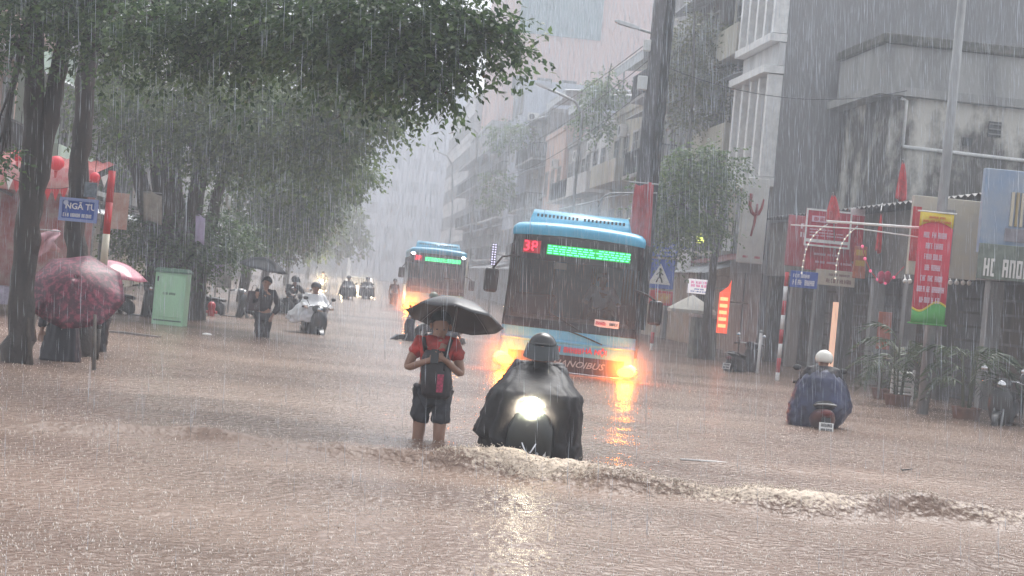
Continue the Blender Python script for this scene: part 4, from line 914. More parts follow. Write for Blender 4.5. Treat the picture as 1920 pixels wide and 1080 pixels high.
# -- tall grey building with white fins; its blank end wall faces us
gb = thing('office_building', 'tall grey building with a blank end wall and white fins on its front', 'building', ST(12.2, 48.2), TS)
MB().span((0, 0, -0.55), (18, 4.4, 19)).build('wall', W_GREY, gb)
for z0, z1 in ((5.3, 8.25), (9.45, 12.7), (13.7, 17)):
    for k in range(5): MB().span((-0.42, 0.02 + k * 1.03, z0), (-0.003, 0.24 + k * 1.03, z1)).build('white_fin', M_WHITEP, gb)
    for k in range(4):
        wd = MB().span((-0.05, 0.28 + k * 1.03, z0 + 0.1), (-0.004, 1.01 + k * 1.03, z1 - 0.1)).build('window', M_GLASSDARK, gb)
        MB().span((-0.09, 0.30 + k * 1.03, z0 + (z1 - z0) * 0.45), (-0.052, 0.99 + k * 1.03, z0 + (z1 - z0) * 0.45 + 0.07)).build('frame', M_WHITEP, wd)
for z0, z1, dx in ((5.02, 5.28, 0.52), (8.28, 8.5, 0.6), (9.2, 9.42, 0.5), (12.74, 13.0, 0.55)):
    MB().span((-dx, -0.05, z0), (-0.002, 4.4, z1)).build('ledge', M_WHITEP, gb)
MB().span((-0.2, 0.0, 8.52), (-0.002, 4.38, 9.18)).build('spandrel', W_WHITE, gb)
MB().span((-0.06, 0.3, 2.9), (-0.002, 4.2, 4.9)).build('upper_shopfront', M_GLASSDARK, gb)
corrugated((0, 0.2, 3.1), (0, 4.3, 3.1), (-1.5, 0.2, 2.7), (-1.5, 4.3, 2.7), 16).build('awning', mat('maroon_awning', (0.14, 0.03, 0.03), 0.6, var=0.4), gb, solid=0.01)
for k in range(2): MB().span((-0.03, 0.2 + k * 2.1, -0.45), (-0.002, 2.1 + k * 2.1, 2.5)).build('roller_shutter', M_SLAT, gb)
# painted hoarding with the red hand-like mark, hung on the corner
hb_ = thing('hanging_sign', 'tall white sign with a red forked mark below the white fins', 'sign', P(1412, 414, 46.0), radians(14))
MB().box((0, 0, 0), (0.72, 0.16, 2.3)).build('panel', mat('white_sign_face', (0.66, 0.65, 0.62), 0.45, var=0.15, scale=2), hb_, bevel=0.02)
red = MB()
red.tube([(-0.16, -0.09, 0.72), (-0.17, -0.09, 0.40), (-0.10, -0.09, 0.22), (0.0, -0.09, 0.16)], [0.05, 0.045, 0.05, 0.055], 6)
red.tube([(0.22, -0.09, 0.60), (0.17, -0.09, 0.34), (0.10, -0.09, 0.20), (0.0, -0.09, 0.16)], [0.03, 0.04, 0.05, 0.055], 6)
red.tube([(0.04, -0.09, 0.46), (0.04, -0.09, 0.2)], [0.03, 0.045], 6)
red.tube([(0.03, -0.09, 0.2), (0.0, -0.09, -0.10), (-0.06, -0.09, -0.42)], [0.05, 0.035, 0.03], 6)
tag(red.build('red_mark', mat('red_mark', (0.30, 0.04, 0.04), 0.5), hb_, True), kind='stuff')
for cx in (-0.16, 0.18): tag(glyphs(MB(), cx, -0.98, 0.16, 0.06, [4], y=-0.086, seed=int(cx * 100)).build('lettering', M_REDTXT, hb_), kind='stuff')
MB().tube([(0.1, 0.08, 0.9), (0.1, 1.2, 0.9)], 0.03, 6).build('bracket', M_STEEL, hb_); MB().tube([(0.1, 0.08, -0.8), (0.1, 1.2, -0.8)], 0.03, 6).build('bracket', M_STEEL, hb_)

# -- old two-storey house with stained end wall
ob = thing('old_house', 'old two-storey house with a black-streaked plaster end wall and mossy parapet', 'building', ST(13.75, 43.4), TS)
MB().span((0.2, 0, -0.55), (16, 4.6, 7.35)).build('wall', W_OLD, ob)
MB().span((0, 0.35, 7.60), (16, 4.5, 8.75)).build('upper_wall', W_OLD2, ob)
MB().span((-0.25, -0.22, 7.36), (16, 4.6, 7.58)).build('eave_ledge', W_OLD2, ob)
MB().span((-0.12, 0.20, 8.76), (16, 4.55, 9.02)).build('coping', M_MOSS, ob, bevel=0.04)
vt = MB().box((3.0, -0.02, 6.75), (0.34, 0.06, 0.40)).build('vent', M_BLACK, ob)
for k in range(3): MB().box((3.0, -0.07, 6.62 + k * 0.13), (0.32, 0.05, 0.035)).build('slat', W_OLD2, vt)
MB().box((2.3, -0.015, 6.35), (0.26, 0.05, 0.22)).build('wall_recess', M_BLACK, ob)
pp = MB().tube([(0.40, -0.07, 7.3), (0.55, -0.07, 7.25), (0.55, -0.07, 6.05)], 0.045, 8); pp.build('drain_pipe', M_WHITEP, ob, True)
MB().tube([(0.56, -0.08, 6.05), (6.5, -0.08, 5.98)], 0.05, 8).build('cross_pipe', M_WHITEP, ob, True)

# -- row of single-storey shops along the pavement
sr_ = thing('shop_row', 'dim single-storey shop row with dark tin eaves beside the flooded pavement', 'building', ST(12.3, 26.5), TS)
MB().span((1.6, 0, -0.55), (9, 21.5, 4.3)).build('wall', W_BROWN, sr_)
corrugated((-0.45, -0.2, 4.05), (-0.45, 21.5, 4.05), (5.2, -0.2, 4.75), (5.2, 21.5, 4.75), 60, 0.03).build('tin_roof', mat('dark_tin', (0.10, 0.10, 0.10), 0.55, 0.3, var=0.5, scale=2), sr_, solid=0.012)
MB().span((-0.1, 0, 2.45), (0.02, 21.5, 3.95)).build('fascia', W_BROWN, sr_)
for k in range(10):
    MB().span((-0.06, 0.0 + k * 2.34, -0.55), (0.22, 0.26 + k * 2.34, 2.44)).build('pillar', W_OLD2 if k % 3 else W_BROWN, sr_)
for k in range(9):
    y0 = 0.28 + k * 2.34
    sh = MB().span((0.9, y0, -0.5), (0.96, y0 + 2.04, 2.44)).build('shopfront', M_SLAT if k % 2 else mat('old_wood_front', (0.09, 0.065, 0.05), 0.6, var=0.5, scale=4, streak=True), sr_)
    for j in range(9): MB().box((0.885, y0 + 1.02, -0.2 + j * 0.29), (0.02, 2.0, 0.05)).build('slat', W_BROWN, sh)
lit = MB().span((0.80, 16.7, -0.4), (0.845, 17.7, 1.85)).build('lit_doorway', mat('warm_doorway', (0.8, 0.5, 0.36), 0.6, emit=(1.0, 0.60, 0.42), estr=0.35), sr_)
# louvred vent and low wall items at the base
lv = thing('louvred_panel', 'small white louvred panel standing against the shops behind the plants', 'panel', P(1692, 722, 31.5), TS)
for k in range(5): MB().box((0, 0, -0.18 + k * 0.10), (0.36, 0.04, 0.055), (0.5, 0, 0)).build('slat', M_WHITEP, lv)
for sx in (-1, 1): MB().box((sx * 0.2, 0, -0.18), (0.035, 0.05, 0.95)).build('stile', M_WHITEP, lv)

# -- the row behind, receding into the rain
W_GREY2 = wallm('mid_grey_plaster', (0.36, 0.36, 0.36), (0.22, 0.22, 0.22))
house('narrow cream house overgrown with hanging plants behind the grey building', 12.8, 52.8, 5.4, 14.2, W_CREAM, seed=3, balc='mix', shed=False)
house('dark brown narrow house with barred balconies past the cream house', 12.5, 58.4, 5.2, 12.6, W_BROWN, seed=5, shed=True, trim=W_GREY2)
house('grey house with tin awnings behind the tall concrete pole', 12.4, 63.8, 7.0, 13.4, W_GREY2, seed=7, balc='mix', shed=False)
house('pale yellow house with a cage balcony jutting over the street', 12.2, 71.2, 7.6, 9.6, W_CREAM, seed=9, balc='wall', shed=True, acs=3)
house('white house with two pale pilasters and a walled balcony', 12.3, 81.0, 7.6, 9.6, W_WHITE, seed=12, balc='wall', shed=False)
house('low grey house with a tin-roofed terrace', 12.5, 89.0, 8.0, 9.5, W_GREY2, seed=14, balc='bars', shed=True)
house('pinkish house with a bright cream panel under its roof', 12.3, 97.5, 9.0, 10.6, W_PINK, seed=17, balc='mix', shed=True)
house('grey apartment house fading in the rain', 12.4, 107, 11, 12.5, W_GREY2, seed=19, balc='bars', shed=False)
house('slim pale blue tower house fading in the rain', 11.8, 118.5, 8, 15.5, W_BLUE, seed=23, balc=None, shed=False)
house('faint white apartment block far along the street', 12.3, 127, 18, 13, W_WHITE, seed=29, balc='bars')
house('faint grey apartment block at the end of the right row', 12.0, 146, 24, 15, W_GREY2, seed=31, balc='bars')
house('last barely visible block on the right side of the street', 12.2, 171, 40, 20, W_WHITE, seed=33, balc=None, depth=20)
# pink tower
tw = thing('pink_tower', 'pink high-rise with a wide grey-green glass panel above the roofs', 'building', ST(16.5, 150), TS)
MB().span((-3.6, 0, -0.5), (22, 22, 50)).build('wall', wallm('pink_tower_wall', (0.60, 0.42, 0.38), (0.55, 0.39, 0.35), 0.2), tw)
cw_ = MB().span((-2.6, -0.25, 23.6), (4.6, -0.01, 29.4)).build('glass_panel', mat('teal_glazing', (0.16, 0.25, 0.27), 0.2, var=0.15, scale=0.4), tw)
for k in range(7): MB().span((-2.6 + k * 1.2 - 0.04, -0.3, 23.6), (-2.6 + k * 1.2 + 0.04, -0.252, 29.4)).build('mullion', mat('teal_mullion', (0.2, 0.29, 0.3), 0.4), cw_)
MB().span((-3.7, -0.4, 29.6), (22, -0.01, 30.2)).build('band', W_WHITE, tw)
for z in (6, 10, 14, 18):
    for k in range(4):
        w_ = MB().span((-2.8 + k * 2.2, -0.06, z), (-1.5 + k * 2.2, -0.005, z + 1.8)).build('window', M_GLASSDARK, tw)

for lab, l0, l1, hh_, s_, wm_ in (('faint blue-grey block added to dim the sky gap at the street end, the taller', 2.0, 26.0, 30.0, 262, W_BLUE), ('faint grey block added to dim the sky gap at the street end, the lower', -22.0, 1.4, 20.0, 268, W_GREY2)):  # blocks added to darken the bright sky gap between the rows
    fb = thing('far_block', lab, 'building', ST(l0, s_), TS, 'blocks added to dim the sky gap at the street end')
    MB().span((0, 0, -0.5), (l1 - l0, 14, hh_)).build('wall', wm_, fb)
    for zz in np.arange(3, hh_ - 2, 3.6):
        for xx in np.arange(1.5, l1 - l0 - 1.5, 3.0): MB().span((xx, -0.06, zz), (xx + 1.6, -0.005, zz + 1.7)).build('window', mat('faint_window', (0.33, 0.36, 0.41), 0.5, var=0.3, scale=0.4), fb)
# -- left side houses, mostly behind the trees
house('pale pink house glimpsed between the forked trunks', -8.4, 37, 7, 11, W_PINK, side=-1, seed=41, balc='bars', sign=M_REDP)
house('mint green house behind the red shop stall', -8.2, 44.4, 7, 10, W_MINT, side=-1, seed=43, balc='wall', sign=M_REDP)
house('grey house behind the gnarled tree', -8.4, 52, 9, 10.5, W_GREY2, side=-1, seed=47, balc='bars')
house('brown house behind the purple banners', -8.3, 61.5, 9, 9, W_BROWN, side=-1, seed=49, balc='mix')
house('white house lost behind the roadside trees', -8.3, 71, 12, 10, W_WHITE, side=-1, seed=51, balc='bars')
house('faint grey house on the tree-lined side', -8.3, 84, 22, 11, W_GREY2, side=-1, seed=53, balc=None)
house('long faint block at the far end of the tree-lined side', -8.3, 108, 60, 12, W_WHITE, side=-1, seed=55, balc=None)

# ================================================================== TREES AND PLANTS
BARK = mat('wet_bark', (0.045, 0.036, 0.032), 0.6, col2=(0.015, 0.012, 0.012), scale=9, streak=True, bump=0.8, bscale=22)
BARK2 = mat('pale_bark', (0.12, 0.11, 0.10), 0.7, col2=(0.04, 0.035, 0.033), scale=7, streak=True, bump=0.8, bscale=18)
L_NEAR = leaf_mat('near_leaves', (0.022, 0.056, 0.028), (0.13, 0.21, 0.08), 0.5)
L_MID = leaf_mat('mid_leaves', (0.06, 0.11, 0.05), (0.20, 0.28, 0.10), 0.5)  # greens lightened to imitate fog over the mid-distance crowns
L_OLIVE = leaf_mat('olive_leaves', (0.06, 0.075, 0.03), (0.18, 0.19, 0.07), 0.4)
def leaf_mesh(name, sprays_p, sprays_d, L, leaf, per, m_, parent, seed):
    r = np.random.default_rng(seed); N = len(sprays_p); d = sprays_d / np.linalg.norm(sprays_d, axis=1, keepdims=True)
    t_ = (np.arange(per) + 0.3) / per
    T = np.repeat(t_[None], N, 0) + r.normal(0, 0.04, (N, per))
    base = sprays_p[:, None] + d[:, None] * (T * L[:, None])[..., None]
    base[..., 2] -= 0.25 * (T ** 2) * L[:, None]
    up = np.array([0, 0, 1.0]); sd = np.cross(d, up); sd /= np.linalg.norm(sd, axis=1, keepdims=True) + 1e-6
    sgn = np.where(np.arange(per) % 2 == 0, 1, -1)[None, :, None]
    ld = d[:, None] * 0.55 + sd[:, None] * sgn * 0.75 + r.normal(0, 0.35, (N, per, 3)); ld[..., 2] -= 0.35
    ld /= np.linalg.norm(ld, axis=2, keepdims=True)
    nrm = r.normal(0, 0.6, (N, per, 3)) + np.array([0, 0, 1.0]); wd = np.cross(ld, nrm); wd /= np.linalg.norm(wd, axis=2, keepdims=True) + 1e-6
    size = leaf * (0.6 + 0.7 * r.random((N, per, 1)))
    up2 = np.cross(wd, ld)
    v0 = base; v1 = base + ld * size * 0.45 + wd * size * 0.26 + up2 * size * 0.06; v2 = base + ld * size; v3 = base + ld * size * 0.45 - wd * size * 0.26 + up2 * size * 0.06
    V = np.stack([v0, v1, v2, v3], 2).reshape(-1, 3); n = N * per
    F = (np.arange(n) * 4)[:, None] + np.array([[0, 1, 2, 3]])
    o = np_mesh(name, V, F, m_, parent); tag(o, kind='stuff'); return o
def make_tree(name, label, base, trunks, lobes, leaf, m_, seed, bark=BARK, cat='tree', group=None, per=10, limbs=True, spray=(0.45, 0.9), droop=0.35):
    """trunks: list of (points, radii) in world space; lobes: (centre, (rx,ry,rz), sprays)"""
    r = np.random.default_rng(seed); B = Vector(base); t = thing(name, label, cat, B, group=group)
    tops = []
    for pts, rs in trunks:
        fine, fr_ = [], []
        for i in range(len(pts) - 1):
            for q in range(5):
                u = q / 5; p = Vector(pts[i]).lerp(Vector(pts[i + 1]), u); p += Vector(r.normal(0, 0.10, 3)) * rs[i] * (0 if i + q == 0 else 1)
                fine.append(p - B); fr_.append((rs[i] * (1 - u) + rs[i + 1] * u) * (1 + r.normal(0, 0.04)))
        fine.append(Vector(pts[-1]) - B); fr_.append(rs[-1])
        MB().tube(fine, fr_, 12).build('trunk', bark, t, True); tops.append((Vector(pts[-1]) - B, rs[-1])); tops.append((Vector(pts[-2]).lerp(Vector(pts[-1]), 0.5) - B, rs[-1]))
    SP, SD, SL = [], [], []
    for c, rad, n in lobes:
        c = Vector(c) - B
        if limbs and tops:
            k = min(range(len(tops)), key=lambda i: (tops[i][0] - c).length); a_ = tops[k][0]; ra = min(tops[k][1] * 0.7, 0.02 + 0.02 * (a_ - c).length)
            mid = a_.lerp(c, 0.5) + Vector((r.normal(0, .15), r.normal(0, .15), 0.18 * (a_ - c).length * 0.5))
            pts = [a_.lerp(mid, u).lerp(mid.lerp(c, u), u) for u in np.linspace(0, 1, 8)]
            mb = MB().tube(pts, [ra * (1 - 0.8 * u) + 0.006 for u in np.linspace(0, 1, 8)], 7)
            for _ in range(7):
                u = r.uniform(0.45, 1.0); p0 = pts[int(u * 7)]; q = c + Vector((r.normal(0, rad[0] * .55), r.normal(0, rad[1] * .55), r.normal(0, rad[2] * .5)))
                mb.tube([p0, p0.lerp(q, 0.5) + Vector((0, 0, 0.06)), q], [ra * 0.3 + 0.004, ra * 0.18 + 0.003, 0.003], 5)
            mb.build('limb', bark, t, True)
        u = r.normal(0, 1, (n, 3)); u /= np.linalg.norm(u, axis=1, keepdims=True); rr_ = r.random((n, 1)) ** 0.45
        p = np.array(c) + u * rr_ * np.array(rad); SP.append(p)
        dd = u * np.array([1, 1, 0.5]) + r.normal(0, 0.35, (n, 3)); dd[:, 2] -= droop; SD.append(dd); SL.append(r.uniform(spray[0], spray[1], n))
    leaf_mesh('crown', np.concatenate(SP), np.concatenate(SD), np.concatenate(SL), leaf, per, m_, t, seed + 1)
    return t
def lob(px, py, d, r, n, rz=None, ry=None):
    return (P(px, py, d), (r, ry or r, rz or r * 0.7), n)
# forked tree in front
b_ = G(34, 679); D = b_.y
make_tree('street_tree', 'forked dark trunk nearest us on the pavement with a leafy crown overhead', (b_.x, b_.y, GROUND),
          [([(b_.x - 0.02, D, GROUND), P(38, 600, D), P(48, 470, D), P(58, 320, D), P(62, 200, D), P(68, 60, D), P(72, -80, D)], [0.20, 0.165, 0.15, 0.13, 0.12, 0.115, 0.09]),
           ([P(52, 480, D), P(74, 330, D + .05), P(96, 200, D + .1), P(120, 80, D + .15), P(135, -60, D + .2)], [0.12, 0.125, 0.12, 0.10, 0.08])],
          [lob(10, 10, 21, 0.6, 200), lob(120, 0, 21, 0.6, 200), lob(230, 20, 21, 0.6, 210), lob(20, 110, 20.6, 0.25, 40), lob(0, 300, 21, 0.18, 24), lob(310, 50, 20, 0.6, 230), lob(200, 110, 21, .35, 60), lob(60, -140, 21, 1.3, 190), lob(300, -150, 21, 1.3, 190)],
          0.085, L_NEAR, 21, group='street trees on the pavement', spray=(0.28, 0.6))
# second trunk, with the long limb reaching over the street
b_ = G(158, 668); D = b_.y
make_tree('street_tree', 'straight dark trunk behind the wine red umbrella, long leafy limb over the street', (b_.x, b_.y, GROUND),
          [([(b_.x, D, GROUND), P(152, 560, D), P(140, 440, D), P(150, 300, D), P(162, 160, D), P(176, 40, D), P(190, -90, D)], [0.17, 0.15, 0.14, 0.135, 0.13, 0.125, 0.09]),
           ([P(176, 40, D), P(330, -60, D - 1.5), P(520, -70, D - 3), P(700, -30, D - 4.5), P(850, 20, D - 5.2)], [0.10, 0.085, 0.065, 0.045, 0.02])],
          [lob(400, 30, 20, 0.62, 260), lob(500, 20, 19.5, 0.62, 260), lob(570, 70, 19, 0.5, 200), lob(640, 40, 18.5, 0.6, 280), lob(660, 120, 18.5, 0.36, 120), lob(720, 40, 18.3, 0.6, 280), lob(745, 120, 18, 0.36, 130), lob(450, 110, 20, .36, 90),
           lob(790, 50, 18, 0.42, 150), lob(800, 125, 18, 0.30, 95), lob(835, 175, 18, 0.15, 28), lob(850, 30, 18, 0.36, 110), lob(890, 70, 18, 0.24, 60), lob(925, 40, 18, 0.24, 60), lob(950, 80, 18, 0.16, 30), lob(980, 88, 18, 0.09, 12), lob(860, 120, 18, 0.14, 20),
           lob(480, -120, 19.5, 1.1, 190), lob(700, -120, 18.5, 1.0, 190), lob(860, -70, 18, 0.6, 110), lob(330, 120, 20, 0.3, 50)],
          0.085, L_NEAR, 33, group='street trees on the pavement', spray=(0.28, 0.55), droop=0.5)
# gnarled tree behind the cabinet
b_ = G(320, 596); D = b_.y
B0 = Vector((b_.x, D, GROUND))
make_tree('gnarled_tree', 'broad gnarled tree with several fused stems behind the green cabinet', B0,
          [([B0 + Vector((dx, dy, 0)), P(320 + px, 500, D + dy), P(325 + px * 1.3, 420, D + dy), P(320 + px * 1.9, 330, D + dy), P(320 + px * 3.0, 230, D + dy)], [ra, ra * .9, ra * .85, ra * .7, ra * .4])
           for dx, dy, px, ra in ((0, 0, 0, 0.34), (-0.35, 0.2, -32, 0.24), (0.35, 0.1, 28, 0.26), (0.62, 0.5, 52, 0.18), (-0.1, 0.5, -12, 0.25))],
          [lob(230, 190, 40, 1.2, 340), lob(330, 200, 39, 1.4, 460), lob(440, 180, 38, 1.4, 480), lob(540, 210, 37, 1.2, 420), lob(620, 215, 37, 0.9, 260), lob(670, 190, 36.5, 0.75, 190), lob(705, 205, 36, 0.45, 80), lob(735, 222, 36, 0.22, 24), lob(640, 262, 37, 0.6, 120), lob(580, 290, 38, 0.9, 240), lob(470, 280, 39, 1.0, 260), lob(380, 260, 39, 0.9, 200), lob(260, 270, 41, 0.8, 150), lob(400, 60, 39, 2.0, 260), lob(600, 90, 37.5, 1.6, 240), lob(250, 60, 40, 1.8, 180), lob(690, 110, 36.5, 0.8, 140)],
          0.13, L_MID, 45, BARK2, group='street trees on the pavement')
def far_tree(label, px, py, lobes, leaf, m_, seed, tr=0.2):
    b_ = G(px, py); D = b_.y; top = lobes[0][0]
    return make_tree('street_tree', label, (b_.x, D, GROUND), [([(b_.x, D, GROUND), (b_.x + 0.1, D, 1.8), (b_.x + 0.15, D + 0.2, 3.2), (b_.x * 0.6 + top.x * 0.4, D, 4.6)], [tr, tr * .85, tr * .7, tr * .5])], lobes, leaf, m_, seed, BARK2, group='street trees on the pavement')
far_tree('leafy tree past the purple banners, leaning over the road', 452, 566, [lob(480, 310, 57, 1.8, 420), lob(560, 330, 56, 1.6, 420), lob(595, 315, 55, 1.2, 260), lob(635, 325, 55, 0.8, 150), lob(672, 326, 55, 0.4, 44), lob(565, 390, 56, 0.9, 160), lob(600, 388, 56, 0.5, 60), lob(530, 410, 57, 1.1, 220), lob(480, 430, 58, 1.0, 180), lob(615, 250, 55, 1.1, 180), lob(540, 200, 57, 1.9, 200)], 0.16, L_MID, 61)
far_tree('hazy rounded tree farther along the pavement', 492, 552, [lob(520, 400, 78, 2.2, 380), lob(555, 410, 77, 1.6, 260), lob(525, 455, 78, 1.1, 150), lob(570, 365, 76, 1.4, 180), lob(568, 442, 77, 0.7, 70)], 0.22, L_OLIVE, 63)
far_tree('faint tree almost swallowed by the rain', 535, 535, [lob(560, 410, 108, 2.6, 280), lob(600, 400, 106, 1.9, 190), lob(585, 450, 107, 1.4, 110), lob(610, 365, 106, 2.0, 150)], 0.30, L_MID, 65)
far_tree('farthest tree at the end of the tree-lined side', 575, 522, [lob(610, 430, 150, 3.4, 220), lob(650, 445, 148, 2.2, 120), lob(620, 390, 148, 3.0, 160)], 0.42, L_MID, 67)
# leafy sapling beside the cabinet
b_ = G(377, 600); D = b_.y
make_tree('young_tree', 'slim young tree with a low dense crown beside the green cabinet', (b_.x, D, GROUND), [([(b_.x, D, GROUND), P(379, 560, D), P(382, 500, D), P(384, 440, D)], [0.11, 0.10, 0.085, 0.05])],
          [lob(275, 430, D - .3, 0.62, 220, 0.40), lob(330, 455, D - .6, 0.68, 260, 0.45), lob(390, 465, D - .5, 0.55, 190, 0.42), lob(425, 440, D, 0.4, 90, .35), lob(245, 455, D - .2, 0.4, 90, .3), lob(370, 400, D, 0.6, 120, .4), lob(455, 425, D + 1, 0.4, 60, .3)], 0.10, L_NEAR, 71, BARK2)
# tree in front of the overgrown houses on the other side
b_ = ST(9.9, 45.0)
make_tree('street_tree', 'bushy tree in front of the overgrown houses across the street', (b_.x, b_.y, GROUND), [([(b_.x, b_.y, GROUND), (b_.x + .02, b_.y, 1.5), (b_.x + .1, b_.y + .1, 3.2), P(1275, 380, 45)], [0.14, 0.12, 0.10, 0.06])],
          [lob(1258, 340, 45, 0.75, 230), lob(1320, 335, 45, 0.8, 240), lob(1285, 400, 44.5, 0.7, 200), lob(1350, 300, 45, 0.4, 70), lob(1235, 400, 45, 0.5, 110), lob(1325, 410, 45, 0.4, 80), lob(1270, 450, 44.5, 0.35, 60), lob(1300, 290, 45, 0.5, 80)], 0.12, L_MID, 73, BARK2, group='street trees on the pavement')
hp = ST(12.0, 58.0)
make_tree('climbing_plant', 'yellowish climbing plant trailing down the cream house', (P(1290, 330, 55)), [([P(1290, 330, 55), P(1296, 220, 55), P(1300, 110, 55), P(1302, 20, 55)], [0.05, 0.045, 0.04, 0.03])],
          [lob(1285, 70, 57.5, 0.75, 130, 0.9), lob(1295, 150, 57.2, 0.75, 150, 0.8), lob(1270, 130, 57.2, 0.5, 70), lob(1325, 60, 57.5, 0.7, 100), lob(1340, 130, 57, 0.7, 120), lob(1350, 190, 57, 0.6, 80), lob(1385, 60, 56.5, 0.5, 70), lob(1300, 220, 57, 0.5, 60)], 0.14, L_OLIVE, 75, BARK2, cat='plant', limbs=False)
_q = P(1135, 200, 78)
make_tree('climbing_plant', 'dull green creeper hanging over the yellow house balcony', _q, [([_q, _q + Vector((0, 0, 1)), _q + Vector((.1, 0, 2))], [0.05, 0.04, 0.03])],
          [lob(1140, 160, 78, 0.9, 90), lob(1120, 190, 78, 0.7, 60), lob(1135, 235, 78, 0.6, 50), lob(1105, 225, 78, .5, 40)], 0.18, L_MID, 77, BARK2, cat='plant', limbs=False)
_q = P(955, 275, 112)
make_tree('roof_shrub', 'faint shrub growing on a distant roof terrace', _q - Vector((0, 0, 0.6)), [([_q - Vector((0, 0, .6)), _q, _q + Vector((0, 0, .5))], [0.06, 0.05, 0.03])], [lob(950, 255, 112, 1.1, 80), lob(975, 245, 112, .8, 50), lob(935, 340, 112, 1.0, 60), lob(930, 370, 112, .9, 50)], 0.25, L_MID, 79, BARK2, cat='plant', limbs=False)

def frond_data(L, seed, m_):
    """arching palm frond along +x with paired leaflets"""
    r = random.Random(seed); mb = MB(); N_ = 13
    pt = lambda u: Vector((L * u * (1 - 0.25 * u), 0, L * (0.75 * u - 0.95 * u * u)))
    mb.tube([pt(u) for u in np.linspace(0, 1, 8)], [0.012 - 0.009 * u for u in np.linspace(0, 1, 8)], 5)
    for k in range(2, N_ + 1):
        p = pt(k / N_)
        for sy in (-1, 1):
            l_ = L * 0.30 * (1 - 0.55 * abs(k / N_ - 0.45)); tip = p + Vector((l_ * 0.5, sy * l_ * 0.75, -l_ * r.uniform(0.25, 0.6))); w = 0.018
            mb.add([p + Vector((-w, 0, 0)), p + Vector((w, 0, 0)), (p + tip) / 2 + Vector((w * 1.1, 0, 0.015)), tip, (p + tip) / 2 + Vector((-w * 1.1, 0, 0.015))], [(0, 1, 2, 3, 4)])
    o = mb.build('frond', m_); me = o.data; bpy.data.objects.remove(o); return me
L_PALM = leaf_mat('palm_leaves', (0.035, 0.06, 0.03), (0.12, 0.16, 0.09), 0.25)
FR = [frond_data(0.95, k, L_PALM) for k in range(3)]
def palm(label, px, py, d, n, h, sc, seed):
    r = random.Random(seed); b_ = P(px, py, d); t = thing('potted_palm', label, 'plant', (b_.x, d, -0.05), group='palms in front of the shops')
    MB().lathe([(0.16, -0.3), (0.20, 0.0), (0.24, 0.22), (0.26, 0.25), (0.21, 0.25), (0.18, 0.18)], 16).build('pot', mat('clay_pot', (0.18, 0.09, 0.06), 0.7, var=0.3), t, True)
    for k in range(4):
        a_ = k * 1.7 + r.random(); MB().tube([(0.05 * cos(a_), 0.05 * sin(a_), 0.1), (0.10 * cos(a_), 0.10 * sin(a_), h * 0.5), (0.16 * cos(a_), 0.16 * sin(a_), h)], [0.025, 0.02, 0.014], 6).build('stem', mat('palm_stem', (0.07, 0.08, 0.04), 0.6), t, True)
    for k in range(n):
        o = bpy.data.objects.new('frond', FR[k % 3]); COL.objects.link(o); o.parent = t; a_ = 2 * pi * k / n + r.uniform(-.3, .3)
        o.location = (0.12 * cos(a_), 0.12 * sin(a_), h * r.uniform(0.45, 1.0)); o.rotation_euler = (r.uniform(-.3, .3), r.uniform(-0.5, 0.35), a_); s_ = sc * r.uniform(0.8, 1.15); o.scale = (s_, s_, s_)
    return t
palm('arching palm beside the red panel, behind the banner pole', 1684, 735, 31.0, 16, 1.25, 1.0, 1)
palm('pale-tipped palm between the banner pole and the parked motorbike', 1812, 768, 28.6, 16, 1.15, 1.0, 2)
palm('short palm low against the shops past the banner pole', 1660, 715, 33.0, 11, 0.7, 0.8, 3)

# ================================================================== STREET FURNITURE, SIGNS, SMALL THINGS
def board(name, label, cat, x0, y0, x1, y1, d, m_, th=0.05, yaw=0.0, group=None, frame=None):
    k = FPX / d; c = P((x0 + x1) / 2, (y0 + y1) / 2, d); w, h = (x1 - x0) / k, (y1 - y0) / k
    t = thing(name, label, cat, c, yaw, group)
    MB().box((0, 0, 0), (w, th, h)).build('panel', m_, t, bevel=min(0.01, th * .2))
    if frame:
        for zz in (-1, 1): MB().box((0, -th / 2 - 0.012, zz * (h / 2 - 0.02)), (w, 0.022, 0.04)).build('frame', frame, t)
        for xx in (-1, 1): MB().box((xx * (w / 2 - 0.02), -th / 2 - 0.0115, 0), (0.04, 0.021, h - 0.082)).build('frame', frame, t)
    t['w'], t['h'] = w, h
    return t, w, h, -th / 2 - 0.004
def lines(t, m_, y, rows_, seed=1, name='lettering'):
    for i, (cx, cz, w, h, words) in enumerate(rows_):
        tag(glyphs(MB(), cx, cz, w, h, words, y=y, seed=seed + i).build(name, m_, t), kind='stuff')
def pole(name, label, cat, base, top, r0, r1, m_, n=12, group=None):
    t = thing(name, label, cat, base, group=group); MB().tube([Vector((0, 0, 0)), (Vector(top) - Vector(base)) * 0.5, Vector(top) - Vector(base)], [r0, (r0 + r1) / 2, r1], n).build('shaft', m_, t, True); return t
M_PINKTXT = mat('pink_white_print', (0.72, 0.55, 0.66), 0.5); M_WTXT = mat('white_print', (0.75, 0.76, 0.8), 0.5)

